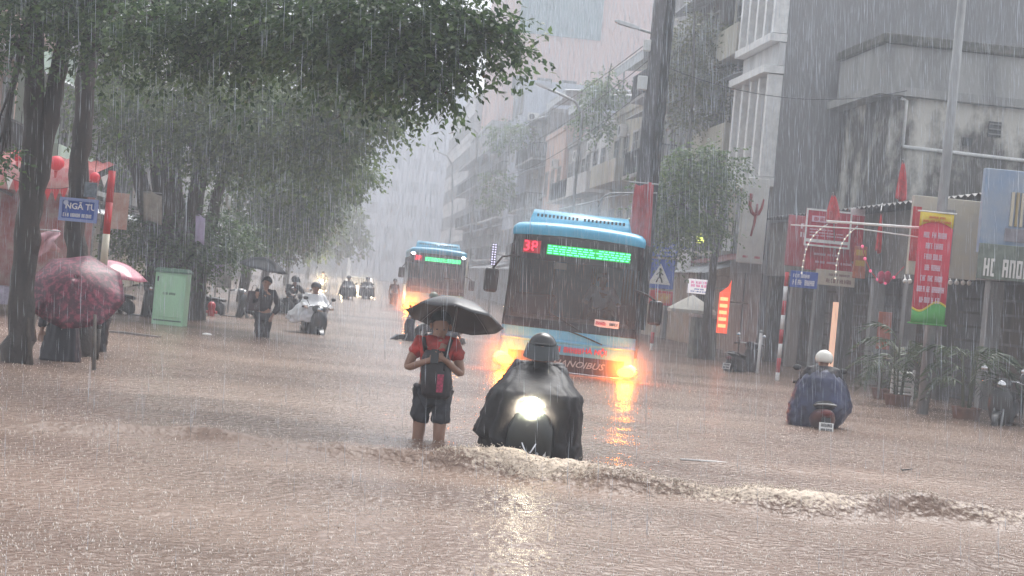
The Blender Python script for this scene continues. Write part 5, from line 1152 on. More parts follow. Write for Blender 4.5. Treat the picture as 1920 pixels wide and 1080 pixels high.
# -- banner and its pole
D = 28.0; b_ = G(1729, 776); D = b_.y
bp_ = pole('banner_pole', 'tall grey pole carrying the red vertical banner', 'pole', (b_.x, D, GROUND), (b_.x + 0.02, D, 7.2), 0.105, 0.075, mat('grey_pole', (0.27, 0.28, 0.29), 0.5, 0.2, var=0.35, scale=5, streak=True))
for z in (1.72, 2.35): MB().lathe([(0.105, -0.03), (0.115, -0.03), (0.115, 0.03), (0.105, 0.03)], 14, (0, 0, z + 0.45)).build('clamp', M_STEEL, bp_)
arm_z = P(1600, 417, D - .05).z
t = thing('festoon_arm', 'horizontal white arm reaching from the banner pole over the pavement', 'arm', (b_.x, D, arm_z))
xl = P(1482, 421, D).x - b_.x; xm = P(1550, 415, D).x - b_.x
MB().tube([(-0.10, -0.02, 0.02), (xm, -0.02, -0.02)], 0.022, 8).build('arm_tube', M_WHITEP, t, True)
MB().tube([(-0.10, -0.05, -0.16), (xm * 0.7, -0.05, -0.10), (xl, -0.05, -0.14)], 0.012, 6).build('guy_rod', M_WHITEP, t, True)
for (xa, ya, xb, yb) in ((1552, 420, 1503, 512), (1608, 424, 1566, 522)):
    a_ = P(xa, ya, D) - Vector((b_.x, D, arm_z)); e_ = P(xb, yb, D) - Vector((b_.x, D, arm_z))
    pts = [a_.lerp(e_, u) + Vector((-0.10 * sin(pi * u), 0, 0.10 * sin(pi * u))) for u in np.linspace(0, 1, 12)]
    st_ = MB().tube(pts, 0.006, 5).build('light_string', M_WHITEP, t)
    for p in pts[1::1]: MB().ball(p, 0.016, 6, 4).build('bulb', mat('warm_bulb', (0.8, 0.75, 0.65), 0.3, emit=(1, 0.9, 0.75), estr=0.25), st_)
# the banner itself: one cloth sheet with rods
bn = thing('street_banner', 'red vertical banner with pale lettering, yellow top and green foot on the pole', 'banner', P(1748, 503, D - 0.16), radians(3))
BWd, BH = 0.585, 1.87
def bsheet(z0f, z1f, m_, y, nm, n=14):
    top, bot = [], []
    for k in range(n + 1):
        x = -BWd / 2 + BWd * k / n; top.append((x, y + 0.012 * sin(x * 9), z1f(x / BWd + .5))); bot.append((x, y + 0.012 * sin(x * 9), z0f(x / BWd + .5)))
    return MB().loft([bot, [tuple((np.array(a) + np.array(c)) / 2) for a, c in zip(bot, top)], top], False).build(nm, m_, bn, True, solid=0.004)
arch = lambda u: BH / 2 - 0.25 + 0.10 * (1 - (2 * u - 1) ** 2)
wav = lambda u: -BH / 2 + 0.24 - 0.07 * sin(2 * pi * (u + 0.02)) + 0.06 * u
bsheet(lambda u: -BH / 2, lambda u: BH / 2, mat('banner_red', (0.60, 0.035, 0.075), 0.55, var=0.12, scale=4), 0, 'cloth')
bsheet(arch, lambda u: BH / 2 - 0.002, mat('banner_yellow', (0.72, 0.55, 0.05), 0.55), -0.008, 'yellow_top')
bsheet(lambda u: -BH / 2 + .002, wav, mat('banner_green', (0.06, 0.33, 0.06), 0.55), -0.008, 'green_foot')
bsheet(wav, lambda u: wav(u) + 0.035, MATS['banner_yellow'], -0.0085, 'yellow_edge')
for zz, mm in ((BH / 2 + 0.012, M_WHITEP), (-BH / 2 - 0.012, MATS['banner_green'])): MB().tube([(-BWd / 2 - 0.04, 0, zz), (BWd / 2 + 0.04, 0, zz)], 0.014, 8).build('rod', mm, bn, True)
for zz in (BH / 2 - 0.02, -BH / 2 + 0.02): MB().tube([(0.02, 0.0, zz), (0.02, 0.2, zz)], 0.012, 6).build('bracket', M_STEEL, bn)
wl = [[3, 2, 4], [4, 5], [4, 5], [3, 5], [3, 3, 4], [4, 2, 6], [6, 2]]
ww = [0.40, 0.30, 0.32, 0.27, 0.38, 0.47, 0.35]
for i in range(7): tag(glyphs(MB(), -0.005, 0.555 - i * 0.183, ww[i], 0.095, wl[i], y=-0.022, seed=60 + i).build('lettering', M_PINKTXT, bn), kind='stuff')
lines(bn, mat('orange_print', (0.62, 0.12, 0.02), 0.5), -0.03, [(0, 0.855, 0.28, 0.035, [5, 3]), (0, 0.785, 0.48, 0.035, [4, 3, 4, 5])], 90)

# -- flags
def flag(label, px, py, px2, py2, d, stick):
    a_ = P(px, py, d); k = FPX / d; h = (py2 - py) / k; w = (px2 - px) / k
    t = thing('red_flag', label, 'flag', a_, group='limp red flags'); rings = []
    for i in range(9):
        u = i / 8; wd = w * (0.15 + 0.85 * u ** 0.7); rings.append([(-wd * 0.35 + wd * q, 0.05 * sin(q * 11 + u * 3) * u, -h * u - 0.06 * sin(q * 3)) for q in np.linspace(0, 1, 9)])
    MB().loft(rings, False).build('cloth', mat('flag_red', (0.55, 0.03, 0.04), 0.5, var=0.35, scale=6), t, True, solid=0.004)
    MB().tube([(0, 0.03, 0.05), stick], 0.014, 6).build('stick', M_STEEL, t); return t
flag('limp red flag hanging above the red shop boards', 1562, 365, 1592, 412, 38.5, (0.3, 0.8, -1.2))
flag('limp red flag hanging under the old house wall', 1693, 303, 1716, 372, 35.5, (0.2, 1.2, -0.9))
flag('limp red flag low over the end of the light string', 1652, 400, 1664, 470, 35.0, (0.3, 1.4, 0.3))

# -- red shop boards across from us
t, w, h, y = board('shop_sign', 'wide red shop board with pale script behind the blue street sign', 'sign', 1512, 400, 1618, 510, 39.5, mat('sign_red', (0.50, 0.03, 0.06), 0.5, var=0.3, scale=3), yaw=TS)
lines(t, M_PINKTXT, y, [(-0.2, -0.30, 0.55, 0.05, [5, 4]), (0.02, -0.48, 0.9, 0.05, [4, 5, 5])], 5)
MB().tube([(0.3, 0.02, 0), (0.3, 1.6, 0)], 0.03, 6).build('bracket', M_STEEL, t)
t, w, h, y = board('shop_sign', 'white-framed red board with fine print hanging in front of the red shop board', 'sign', 1508, 394, 1596, 464, 39.2, mat('sign_crimson', (0.48, 0.03, 0.07), 0.5, var=0.25, scale=4), yaw=TS, frame=M_WHITEP)
MB().box((-0.1, y - 0.006, 0.20), (0.60, 0.012, 0.14)).build('title_panel', M_PINKTXT, t)
lines(t, MATS['sign_crimson'], y - 0.016, [(-0.1, 0.20, 0.5, 0.085, [7])], 11)
lines(t, M_PINKTXT, y, [(-0.15, -0.04, 0.55, 0.028, [6, 5, 4]), (-0.02, -0.11, 0.8, 0.028, [5, 6, 4, 5]), (-0.02, -0.175, 0.8, 0.028, [6, 3, 6, 4])], 13)
MB().box((0.0, y - 0.006, -0.30), (1.0, 0.012, 0.075)).build('white_strip', M_WHITEP, t)
MB().tube([(0.2, 0.02, 0.1), (0.2, 0.3, 0.1)], 0.03, 6).build('bracket', M_STEEL, t)
t, w, h, y = board('shop_sign', 'faded pink board tucked behind the red boards, cut-off letters', 'sign', 1473, 405, 1530, 500, 40.2, mat('sign_pinkred', (0.42, 0.07, 0.10), 0.5, col2=(0.42, 0.17, 0.18), scale=2), yaw=TS + 0.15)
lines(t, M_WTXT, y, [(0.10, 0.36, 0.3, 0.12, [2]), (0.10, 0.16, 0.3, 0.12, [2])], 17)
MB().tube([(0.1, 0.02, 0), (0.3, 1.4, 0)], 0.03, 6).build('bracket', M_STEEL, t)
t, w, h, y = board('shop_sign', 'cream board with brown lettering below the red shop boards', 'sign', 1528, 507, 1604, 536, 39.4, mat('sign_cream', (0.62, 0.55, 0.45), 0.5, var=0.15, scale=4), yaw=TS)
lines(t, mat('brown_print', (0.25, 0.12, 0.10), 0.5), y, [(0.08, 0.07, 0.5, 0.05, [5, 6]), (0.08, -0.07, 0.6, 0.09, [4, 6])], 19)
MB().tube([(0, 0.02, 0), (0, 1.6, 0)], 0.03, 6).build('bracket', M_STEEL, t)
t, w, h, y = board('shop_sign', 'grey-white blank panel at the corner of the red boards', 'sign', 1594, 391, 1622, 418, 39.9, M_WHITEP, yaw=TS)
MB().tube([(0, 0.02, 0), (0, 1.2, 0)], 0.03, 6).build('bracket', M_STEEL, t)
t, w, h, y = board('shop_sign', 'orange and yellow narrow board at the edge of the red shop boards', 'sign', 1600, 462, 1624, 522, 39.0, mat('sign_orange', (0.55, 0.16, 0.08), 0.5, var=0.2), yaw=TS)
for zz in (0.22, -0.02): MB().box((0, y - 0.005, zz), (0.22, 0.01, 0.13)).build('yellow_patch', mat('patch_yellow', (0.65, 0.38, 0.08), 0.5), t)
MB().tube([(0, 0.02, 0), (0, 1.4, 0)], 0.03, 6).build('bracket', M_STEEL, t)
# garland of pink lights
gl = thing('light_garland', 'sagging garland of small pink lights beside the red boards', 'garland', P(1612, 440, 36.5))
pts = [P(*q, 36.5) - gl.location for q in ((1612, 440), (1617, 462), (1622, 485), (1632, 508), (1645, 524), (1660, 531), (1676, 520), (1695, 500))]
MB().tube(pts, 0.012, 5).build('cord', M_REDP, gl)
for i, p in enumerate(pts[1:-1]): MB().ball(p, 0.035, 8, 5).build('pink_lamp', mat('pink_lamp', (0.7, 0.12, 0.25), 0.4, emit=(1, 0.12, 0.25), estr=0.3), gl)
for px_ in (1652, 1664): MB().ball(P(px_, 520, 36.5) - gl.location, (0.09, 0.06, 0.14), 10, 6).build('tassel', mat('pink_tassel', (0.5, 0.03, 0.10), 0.6, var=0.3), gl, True)

# -- cream and blue shop signs at the edge
t, w, h, y = board('shop_sign', 'big pale cream sign box behind the red banner', 'sign', 1704, 372, 1836, 520, 31.5, mat('sign_paleyellow', (0.55, 0.50, 0.38), 0.5, col2=(0.44, 0.43, 0.40), scale=1.2), th=0.14, yaw=TS)
MB().tube([(0, 0.05, 0.4), (0.5, 1.0, 0.4)], 0.03, 6).build('bracket', M_STEEL, t)
for sx in (-0.58, 0.06): MB().box((sx, y - 0.006, 0.02), (0.16, 0.012, 1.0)).build('red_strip' if sx < 0 else 'panel_joint', M_REDP if sx < 0 else M_STEEL, t)
t, w, h, y = board('shop_sign', 'weathered blue sign box with gold slats at the edge of the view', 'sign', 1838, 322, 1985, 480, 29.0, mat('sign_blue_old', (0.22, 0.32, 0.48), 0.5, col2=(0.34, 0.40, 0.48), scale=2.5), th=0.16, yaw=TS * 0.5)
MB().tube([(0, 0.05, 0.4), (0.6, 1.0, 0.4)], 0.03, 6).build('bracket', M_STEEL, t)
for k in range(9): MB().box((-0.17 + k * 0.085, y - 0.02, 0.06), (0.045, 0.04, 0.58)).build('gold_slat', mat('gold_slat' if k % 2 else 'cream_slat', (0.42, 0.33, 0.16) if k % 2 else (0.62, 0.57, 0.45), 0.4), t)
MB().box((0.17, y - 0.01, -0.38), (0.85, 0.02, 0.22)).build('grey_strip', mat('mauve_strip', (0.30, 0.29, 0.34), 0.5, var=0.3), t)
t, w, h, y = board('shop_sign', 'grey-green board with raised white letters under the blue sign box', 'sign', 1832, 462, 1985, 528, 28.8, mat('sign_greygreen', (0.17, 0.21, 0.18), 0.5, var=0.3), th=0.06, yaw=TS * 0.5)
lines(t, M_WHITEP, y - 0.02, [(0.02, -0.10, 1.25, 0.30, [2, 4, 3])], 23, 'raised_letter')
MB().tube([(0, 0.02, 0), (0.4, 1.0, 0)], 0.03, 6).build('bracket', M_STEEL, t)
for i, px_ in enumerate((1697, 1706, 1782, 1794, 1806, 1817)):
    q = P(px_, 527 + (px_ - 1697) * 0.03, 31.6)
    bl = thing('globe_lamp', ('white globe lamp left of the red banner, the outer one', 'white globe lamp left of the red banner, touching its edge', 'white globe lamp just right of the red banner', 'second white globe lamp right of the red banner', 'third white globe lamp right of the red banner', 'white globe lamp farthest right of the red banner')[i], 'lamp', q, group='white globe lamps under the eave')
    MB().ball((0, 0, 0), 0.045, 10, 7).build('globe', mat('globe_white', (0.8, 0.8, 0.78), 0.3), bl, True); MB().tube([(0, 0, 0.03), (0.05, 0.3, 0.12)], 0.008, 5).build('stem', M_STEEL, bl)
t, w, h, y = board('menu_panel', 'faded red panel standing among the palms', 'panel', 1645, 585, 1670, 655, 32.6, mat('panel_red', (0.36, 0.12, 0.08), 0.6, var=0.3), th=0.03)
MB().box((0, 0, -0.8), (0.04, 0.02, 1.0)).build('leg', M_STEEL, t)

# -- street name sign on the striped pole
c = G(1457, 713)
sp_ = thing('sign_post', 'red and white striped post of the blue street-name sign near the navy rider', 'post', (c.x, c.y, GROUND))
hh = P(1476, 510, c.y).z - GROUND
for k in range(9): MB().lathe([(0.045, k * hh / 9), (0.045, (k + 1) * hh / 9)], 12).build('painted_band', M_REDP if k % 2 == 0 else M_WHITEP, sp_, True)
t, w, h, y = board('street_sign', 'small blue street-name sign with white lettering on the striped post', 'sign', 1481, 509, 1533, 540, c.y - 0.02, M_BLUEP, th=0.02)
lines(t, M_WTXT, y, [(-0.06, 0.075, 0.36, 0.075, [3, 4]), (0.0, -0.065, 0.48, 0.11, [4, 4])], 31)
# -- crossing sign cluster
c = G(1221, 657); D = c.y
sp_ = thing('sign_post', 'red and white striped post of the pedestrian crossing sign behind the bus mirror', 'post', (c.x, D, GROUND))
hh = P(1250, 455, D).z - GROUND
for k in range(11): MB().lathe([(0.05, k * hh / 11), (0.05, (k + 1) * hh / 11)], 12).build('painted_band', M_REDP if k % 2 == 0 else M_WHITEP, sp_, True)
t, w, h, y = board('road_sign', 'blue panel with white lines of text above the crossing sign', 'sign', 1224, 452, 1271, 482, D - .08, mat('blue_sign_pale', (0.08, 0.15, 0.45), 0.4), th=0.03)
lines(t, M_WTXT, y, [(0, 0.10, 0.5, 0.07, [4, 5]), (0, -0.04, 0.6, 0.06, [4, 3, 3]), (0, -0.15, 0.5, 0.06, [3, 5])], 37)
t, w, h, y = board('crossing_sign', 'blue square crossing sign with a white triangle and walking figure', 'sign', 1211, 486, 1264, 541, D - .08, M_BLUEP, th=0.03)
MB().poly([(-0.32, -0.30), (0.32, -0.30), (0, 0.30)], 0.01).build('white_triangle', M_WHITEP, t, loc=(0, y, 0))
fg = MB(); fg.ball((0.0, y - .012, 0.13), (0.035, 0.008, 0.04), 10, 6); fg.tube([(0, y - .012, 0.09), (0.0, y - .012, -0.06)], [0.03, 0.035], 6)
for dx in (-0.09, 0.08): fg.tube([(0, y - .012, -0.06), (dx * .6, y - .012, -0.15), (dx, y - .012, -0.25)], 0.022, 6); fg.tube([(0, y - .012, 0.06), (dx * 1.1, y - .012, -0.03)], 0.017, 6)
tag(fg.build('walking_figure', M_BLACK, t, True), kind='stuff')
t, w, h, y = board('road_sign', 'red and yellow notice below the crossing sign', 'sign', 1217, 545, 1261, 572, D - .08, M_REDP, th=0.03)
MB().box((0.06, y - 0.004, 0), (0.42, 0.008, 0.28)).build('yellow_field', mat('notice_yellow', (0.62, 0.40, 0.12), 0.5, col2=(0.55, 0.12, 0.08), scale=9), t)
t, w, h, y = board('shop_sign', 'white upright sign with a blue block beside the blue panel', 'sign', 1272, 442, 1297, 506, 52.5, M_WHITEP, th=0.05)
MB().box((0, y - .005, 0.20), (0.28, 0.01, 0.18)).build('blue_block', M_BLUEP, t); MB().tube([(0, 0.02, 0), (0.4, 1.3, 0)], 0.03, 6).build('bracket', M_STEEL, t)
t, w, h, y = board('light_sign', 'small lit white sign with pink lettering above the white parasol', 'sign', 1290, 524, 1332, 551, 47.0, mat('lit_white', (0.8, 0.8, 0.82), 0.4, emit=(1.0, 0.93, 1.0), estr=0.30), th=0.06)
lines(t, mat('pink_letters', (0.75, 0.08, 0.35), 0.5, emit=(1, 0.1, 0.4), estr=0.1), y, [(0, 0.11, 0.48, 0.07, [3, 5, 4]), (0, 0.02, 0.48, 0.07, [3, 3, 5])], 41)
lines(t, M_BLUEP, y, [(0, -0.075, 0.26, 0.04, [5, 4]), (0, -0.14, 0.46, 0.04, [4, 6, 5])], 44)
MB().tube([(0.31, 0, 0), (0.9, 0.8, 0.02)], 0.02, 6).build('bracket', M_STEEL, t)
# vertical neon sign
t, w, h, y = board('light_sign', 'glowing orange-red vertical sign beside the shutters', 'sign', 1346, 548, 1366, 625, 44.5, mat('neon_red', (0.7, 0.12, 0.06), 0.4, emit=(1.0, 0.10, 0.035), estr=0.42), th=0.10, yaw=-0.25)
for k in range(5): MB().box((0, y - 0.01, 0.36 - k * 0.175), (0.2, 0.02, 0.09)).build('lit_character', mat('neon_orange', (0.9, 0.5, 0.2), 0.4, emit=(1.0, 0.42, 0.16), estr=0.75), t)
MB().tube([(0.1, 0, 0.3), (0.5, 0.8, 0.3)], 0.02, 6).build('bracket', M_STEEL, t); MB().poly([(-0.12, 0.53), (0.14, 0.53), (0.14, 0.86), (0.08, 0.7)], 0.08).build('peak', MATS['neon_red'], t)
t, w, h, y = board('light_sign', 'small glowing yellow-green lamp sign over the shop entrance', 'sign', 1306, 438, 1320, 456, 50, mat('neon_yellow', (0.8, 0.8, 0.2), 0.4, emit=(0.85, 1.0, 0.15), estr=0.8), th=0.08)
MB().tube([(0, 0.03, 0), (0.3, 1.0, 0)], 0.02, 6).build('bracket', M_STEEL, t)
# parasol
c = P(1290, 655, 47.5)
pa = thing('parasol', 'white square parasol over the pavement below the lit white sign', 'parasol', (c.x, 47.5, GROUND + 0.1))
top = P(1300, 553, 47.5).z - GROUND - 0.1; rim = P(1290, 580, 47.5).z - GROUND - 0.1
MB().loft([[(0.62 * u * sx, 0.62 * u * sy, top + (rim - top) * u ** 1.1) for sx, sy in ((-1, -1), (0, -1.0), (1, -1), (1, 0), (1, 1), (0, 1), (-1, 1), (-1, 0))] for u in (0.02, 0.35, 0.7, 1.0)] + [[(0.62 * sx, 0.62 * sy, rim - 0.09) for sx, sy in ((-1, -1), (0, -1), (1, -1), (1, 0), (1, 1), (0, 1), (-1, 1), (-1, 0))]], True).build('canopy', mat('parasol_cloth', (0.62, 0.60, 0.54), 0.6, var=0.1), pa, solid=0.005)
MB().tube([(0, 0, 0), (0, 0, top)], 0.02, 8).build('mast', M_WHITEP, pa, True); MB().lathe([(0.2, 0), (0.2, 0.07), (0.05, 0.09)], 14).build('foot', M_CONC, pa)
# grey kiosk under it
kc = P(1322, 640, 46.0); kk = thing('metal_kiosk', 'weathered grey-green metal kiosk by the glowing sign', 'kiosk', (kc.x, 46.0, GROUND), TS)
MB().span((-0.32, 0, 0), (0.32, 0.6, 1.55)).build('body', mat('kiosk_paint', (0.16, 0.18, 0.16), 0.6, var=0.4, scale=3), kk, bevel=0.015); MB().span((-0.38, -0.08, 1.56), (0.38, 0.66, 1.63)).build('lid', M_STEEL, kk)
for sx in (-0.15, 0.16): MB().span((sx - 0.13, -0.015, 0.55), (sx + 0.13, -0.001, 1.4)).build('door', MATS['kiosk_paint'], kk)
# slim posts by the pavement
for i, (px_, py_, d_, top_, lab) in enumerate(((1293, 664, 47.0, 592, 'slim white post beside the grey-green kiosk'), (1420, 700, 39.5, 622, 'short pale post beside the parked motorbike'))):
    c = P(px_, py_, d_); t = pole('slim_post', lab, 'post', (c.x, d_, GROUND), (c.x, d_, P(px_ + 5, top_, d_).z), 0.035, 0.035, M_WHITEP); MB().ball((0, 0, P(px_ + 5, top_, d_).z - GROUND), 0.045, 8, 5).build('cap', M_STEEL, t, True)
# parked motorbikes
c = G(1392, 697)
make_scooter('parked dark motorbike with pale trim against the shutters', (c.x, c.y, GROUND + 0.05), radians(150), mat('dark_bike', (0.03, 0.02, 0.022), 0.3, coat=0.4), chrome_bits=True)
c = G(1880, 795)
make_scooter('parked silver-forked motorbike under the blue sign box', (c.x, c.y, GROUND + 0.1), radians(-25), mat('dark_bike2', (0.03, 0.03, 0.032), 0.3, coat=0.4), chrome_bits=True)
# red cloth behind the bus
t = thing('red_drape', 'long red cloth hanging from a pole arm beyond the bus roof', 'cloth', P(1207, 345, 40.8)); k = FPX / 40.8
MB().loft([[((-0.26 + 0.56 * q) * (0.8 + .2 * u), 0.06 * sin(q * 14 + u * 2), -1.5 * u - 0.05 * sin(q * 6)) for q in np.linspace(0, 1, 14)] for u in np.linspace(0, 1, 8)], False).build('cloth', mat('drape_red', (0.42, 0.04, 0.05), 0.6, var=0.3, scale=4), t, True, solid=0.005)
MB().tube([(-0.35, 0, 0.02), (0.35, 0, 0.02)], 0.02, 6).build('rod', M_STEEL, t)

# -- utility pole and lamps
b_ = P(1180, 640, 42.0); tp_ = P(1240, 0, 42.0)
up_ = thing('utility_pole', 'thick dark concrete utility pole wrapped in cables beyond the bus', 'pole', (b_.x, 42.0, GROUND))
tv = Vector((tp_.x - b_.x, 0, tp_.z - GROUND)) * 1.25
MB().tube([Vector((0, 0, 0)), tv * .5, tv], [0.23, 0.20, 0.17], 14).build('shaft', mat('dark_concrete', (0.10, 0.095, 0.10), 0.7, var=0.4, scale=4, streak=True, bump=0.3), up_, True)
for k in range(4): MB().tube([tv * u + Vector((0.16 + 0.05 * k, -0.14 - 0.03 * k + 0.05 * sin(u * 9 + k), 0)) for u in np.linspace(0.1, 1, 14)], 0.035, 6).build('cable', M_WIRE, up_, True)
MB().box(tuple(tv * 0.62 + Vector((-0.28, -0.1, 0))), (0.24, 0.2, 0.34)).build('junction_box', M_ACW, up_, bevel=0.02); MB().box(tuple(tv * 0.70 + Vector((-0.25, -0.1, 0))), (0.18, 0.2, 0.28)).build('junction_box', M_ACW, up_, bevel=0.02)
def lamp(label, pts, d, r, head_len, m_=M_STEEL, base=None, attach=None):
    q = [P(px_, py_, d) for px_, py_ in pts]; b_ = Vector((q[0].x, d, GROUND)) if base is None else Vector(base)
    t = thing('street_lamp', label, 'street lamp', b_, group='street lamps on curved arms'); loc = [p - b_ for p in q]
    if base is None: loc = [Vector((-(q[0].z - GROUND) * 0.0, 0, 0))] + loc
    fine = []
    for i in range(len(loc) - 1): fine += [loc[i].lerp(loc[i + 1], u) for u in (0, .5)]
    fine.append(loc[-1]); MB().tube(fine, r, 8).build('arm', m_, t, True)
    e_ = loc[-1]; dirv = (loc[-1] - loc[-2]).normalized(); hd = MB(); hd.loft([[e_ + dirv * u + Vector((0, s1 * 0.09 * w, s2 * 0.05 * w + 0.02)) for s1, s2 in ((-1, -1), (1, -1), (1, 1), (-1, 1))] for u, w in ((-0.05, .5), (0.1, 1), (head_len * .8, 1), (head_len, .5))], True, True)
    hd.build('lamp_head', mat('lamp_head_pale', (0.6, 0.61, 0.63), 0.4), t, bevel=0.01); return t
lamp('curved-arm street lamp above the bus roof', [(1083, 300), (1092, 215), (1078, 190), (1045, 174), (1028, 167)], 60, 0.05, 0.5)
lamp('street lamp on the short arm of the thick utility pole', [(1246, 68), (1215, 60), (1196, 54)], 42, 0.035, 0.6, base=tuple(P(1246, 68, 42)))
lamp('faint curved street lamp above the far bus', [(893, 330), (895, 250), (885, 240), (868, 236)], 95, 0.05, 0.6)
lamp('faintest curved street lamp at the end of the street', [(848, 400), (848, 310), (838, 292), (822, 285)], 130, 0.06, 0.8)
ar = thing('cable_arm', 'thin bent steel arm on the utility pole above the bus', 'arm', P(1232, 362, 41.7)); pts = [P(*q, 41.7) - ar.location for q in ((1232, 362), (1190, 362), (1145, 362), (1130, 370), (1122, 388))]; MB().tube(pts, 0.022, 6).build('arm_tube', M_STEEL, ar, True)
for i, (a_, b2, d0, d1, sag, lab) in enumerate((((1240, 60), (905, 250), 42, 130, 0.8, 'black overhead cable running down the street, the topmost'), ((1238, 95), (900, 285), 42, 130, 1.0, 'black overhead cable running down the street, the middle one'), ((1232, 150), (893, 320), 42, 130, 1.2, 'black overhead cable running down the street, the lowest'), ((1236, 120), (1700, 170), 42, 44, 0.5, 'black overhead cable crossing to the old house wall'))):
    A_, B_ = P(*a_, d0), P(*b2, d1); t = thing('overhead_cable', lab, 'cable', A_, group='overhead cables')
    MB().tube([(B_ - A_) * u - Vector((0, 0, sag * 4 * u * (1 - u))) for u in np.linspace(0, 1, 20)], 0.012, 5).build('wire', M_WIRE, t)
# led strip signs far right of the street
t, w, h, y = board('light_sign', 'vertical strip of violet-white lights beside the bus mirror', 'sign', 921, 456, 931, 498, 66, M_BLACK, th=0.05)
for r_ in range(9):
    for c_ in range(2): MB().box((-0.05 + c_ * 0.1, y - 0.01, -0.38 + r_ * 0.095), (0.06, 0.02, 0.045)).build('light', glow_mat('violet_led', (0.75, 0.7, 1.0), 0.9), t)
MB().box((0.2, 0.05, 0), (0.3, 0.04, 0.04)).build('bracket', M_STEEL, t); MB().tube([(0, 0.03, -0.4), (0, 0.03, -2.6)], 0.03, 6).build('post', M_STEEL, t)
hl = thing('head_lamp', 'bright white lamp glowing past the edge of the bus', 'lamp', P(1211, 508, 52)); MB().ball((0, 0, 0), (0.12, 0.08, 0.14), 12, 8).build('lens', glow_mat('cold_white_lamp', (0.85, 0.9, 1.0), 3), hl, True); MB().tube([(0, 0.05, 0), (0, 0.1, -2.6)], 0.03, 6).build('post', M_STEEL, hl)
ld = bpy.data.lights.new('lamp_light', 'POINT'); ld.energy = 6; ld.color = (0.85, 0.9, 1); ld.shadow_soft_size = 0.1; lo_ = bpy.data.objects.new('lamp_light', ld); COL.objects.link(lo_); lo_.parent = hl; lo_.location = (0, -0.25, 0)

# ------------------------------------------------------------------ left pavement
c = P(312, 612, 36.2)
cb = thing('utility_cabinet', 'pale green metal cabinet standing in the water before the gnarled tree', 'cabinet', (c.x, 36.2, GROUND), radians(-4))
M_GRN = mat('pale_green_paint', (0.38, 0.66, 0.44), 0.45, var=0.12, scale=3, streak=True)
MB().span((-0.335, 0, 0), (0.335, 0.42, 1.56)).build('body', M_GRN, cb, bevel=0.012)
MB().loft([[(-0.36, -0.04, z), (0.36, -0.04, z), (0.36, 0.45, z), (-0.36, 0.45, z)] for z in (1.562, 1.60)] + [[(-0.30, 0.05, 1.66), (0.30, 0.05, 1.66), (0.30, 0.38, 1.66), (-0.30, 0.38, 1.66)]], True, True).build('lid', mat('dark_green_lid', (0.10, 0.2, 0.14), 0.5, var=0.3), cb)
dr_ = MB().span((-0.295, -0.016, 0.62), (0.295, -0.002, 1.52)).build('door', M_GRN, cb, bevel=0.006)
tag(glyphs(MB(), 0.0, 1.12, 0.27, 0.05, [3, 4], y=-0.02, seed=3).build('lettering', mat('grey_print', (0.12, 0.2, 0.15), 0.5), dr_), kind='stuff')
MB().box((-0.26, -0.025, 1.42), (0.03, 0.02, 0.10)).build('handle', M_BLACK, dr_); MB().span((-0.30, -0.012, 0.53), (0.30, -0.002, 0.56)).build('plinth_line', MATS['dark_green_lid'], cb)
# blue street sign on the trunk
D = 23.4
t, w, h, y = board('street_sign', 'blue street sign with white lettering fixed by the straight dark trunk', 'sign', 111, 372, 184, 416, D, M_BLUEP, th=0.02, yaw=-0.06, frame=mat('pale_blue_edge', (0.25, 0.32, 0.6), 0.4))
text('sign_lettering', 'NGÃ TƯ', 0.115, M_WTXT, t, (0.03, y, 0.045), bold=0.002)
lines(t, M_WTXT, y, [(-0.01, -0.075, 0.40, 0.05, [3, 5, 5])], 51)
MB().lathe([(0.001, 0), (0.035, 0), (0.035, -0.006), (0.001, -0.006)], 14, (-0.18, y, 0.09), 'y').build('crest', mat('pale_crest', (0.5, 0.55, 0.75), 0.4), t)
sp_ = thing('sign_post', 'red and pale striped post holding the blue street sign by the trunks', 'post', tuple(P(181, 640, D + 0.05).xy) + (GROUND,))
hh = P(186, 318, D + .05).z - GROUND
for k in range(7): MB().lathe([(0.05, k * hh / 7), (0.05, (k + 1) * hh / 7)], 12).build('painted_band', (BARK if k < 3 else M_REDP if k in (5, 6) else mat('cream_band', (0.62, 0.58, 0.48), 0.5)), sp_, True)
t, w, h, y = board('road_sign', 'small grey-blue plate above the blue street sign', 'sign', 158, 342, 182, 370, D + .02, mat('slate_plate', (0.16, 0.20, 0.24), 0.5, var=0.4, scale=20), th=0.02)
MB().tube([(0.06, 0.01, -0.05), (0.15, 0.05, -0.3)], 0.012, 5).build('bracket', M_STEEL, t)
# red decorations and the stall
st = thing('market_stall', 'red and white stall with draped cloth behind the forked trunk', 'stall', ST(-6.9, 35.0), TS)
for x_ in (-1.4, 1.6):
    for y_ in (0, 2.4): MB().tube([(x_, y_, GROUND), (x_, y_, 3.0)], 0.035, 8).build('post', M_STEEL, st)
corrugated((-1.7, -0.2, 3.05), (1.9, -0.2, 3.0), (-1.7, 2.7, 3.4), (1.9, 2.7, 3.35), 14).build('roof', mat('stall_roof', (0.40, 0.08, 0.08), 0.6, var=0.4), st, solid=0.01)
MB().loft([[(x_, -0.22 + 0.05 * sin(x_ * 9), z) for x_ in np.linspace(-1.7, 1.9, 30)] for z in (3.03, 2.75, 2.5)], False).build('valance', mat('valance_red', (0.50, 0.05, 0.07), 0.6, col2=(0.6, 0.4, 0.38), scale=3), st, True, solid=0.005)
MB().span((-1.3, 0.1, 0.2), (1.5, 1.0, 0.55)).build('counter', mat('stall_counter', (0.35, 0.32, 0.42), 0.6, var=0.4, scale=4), st)
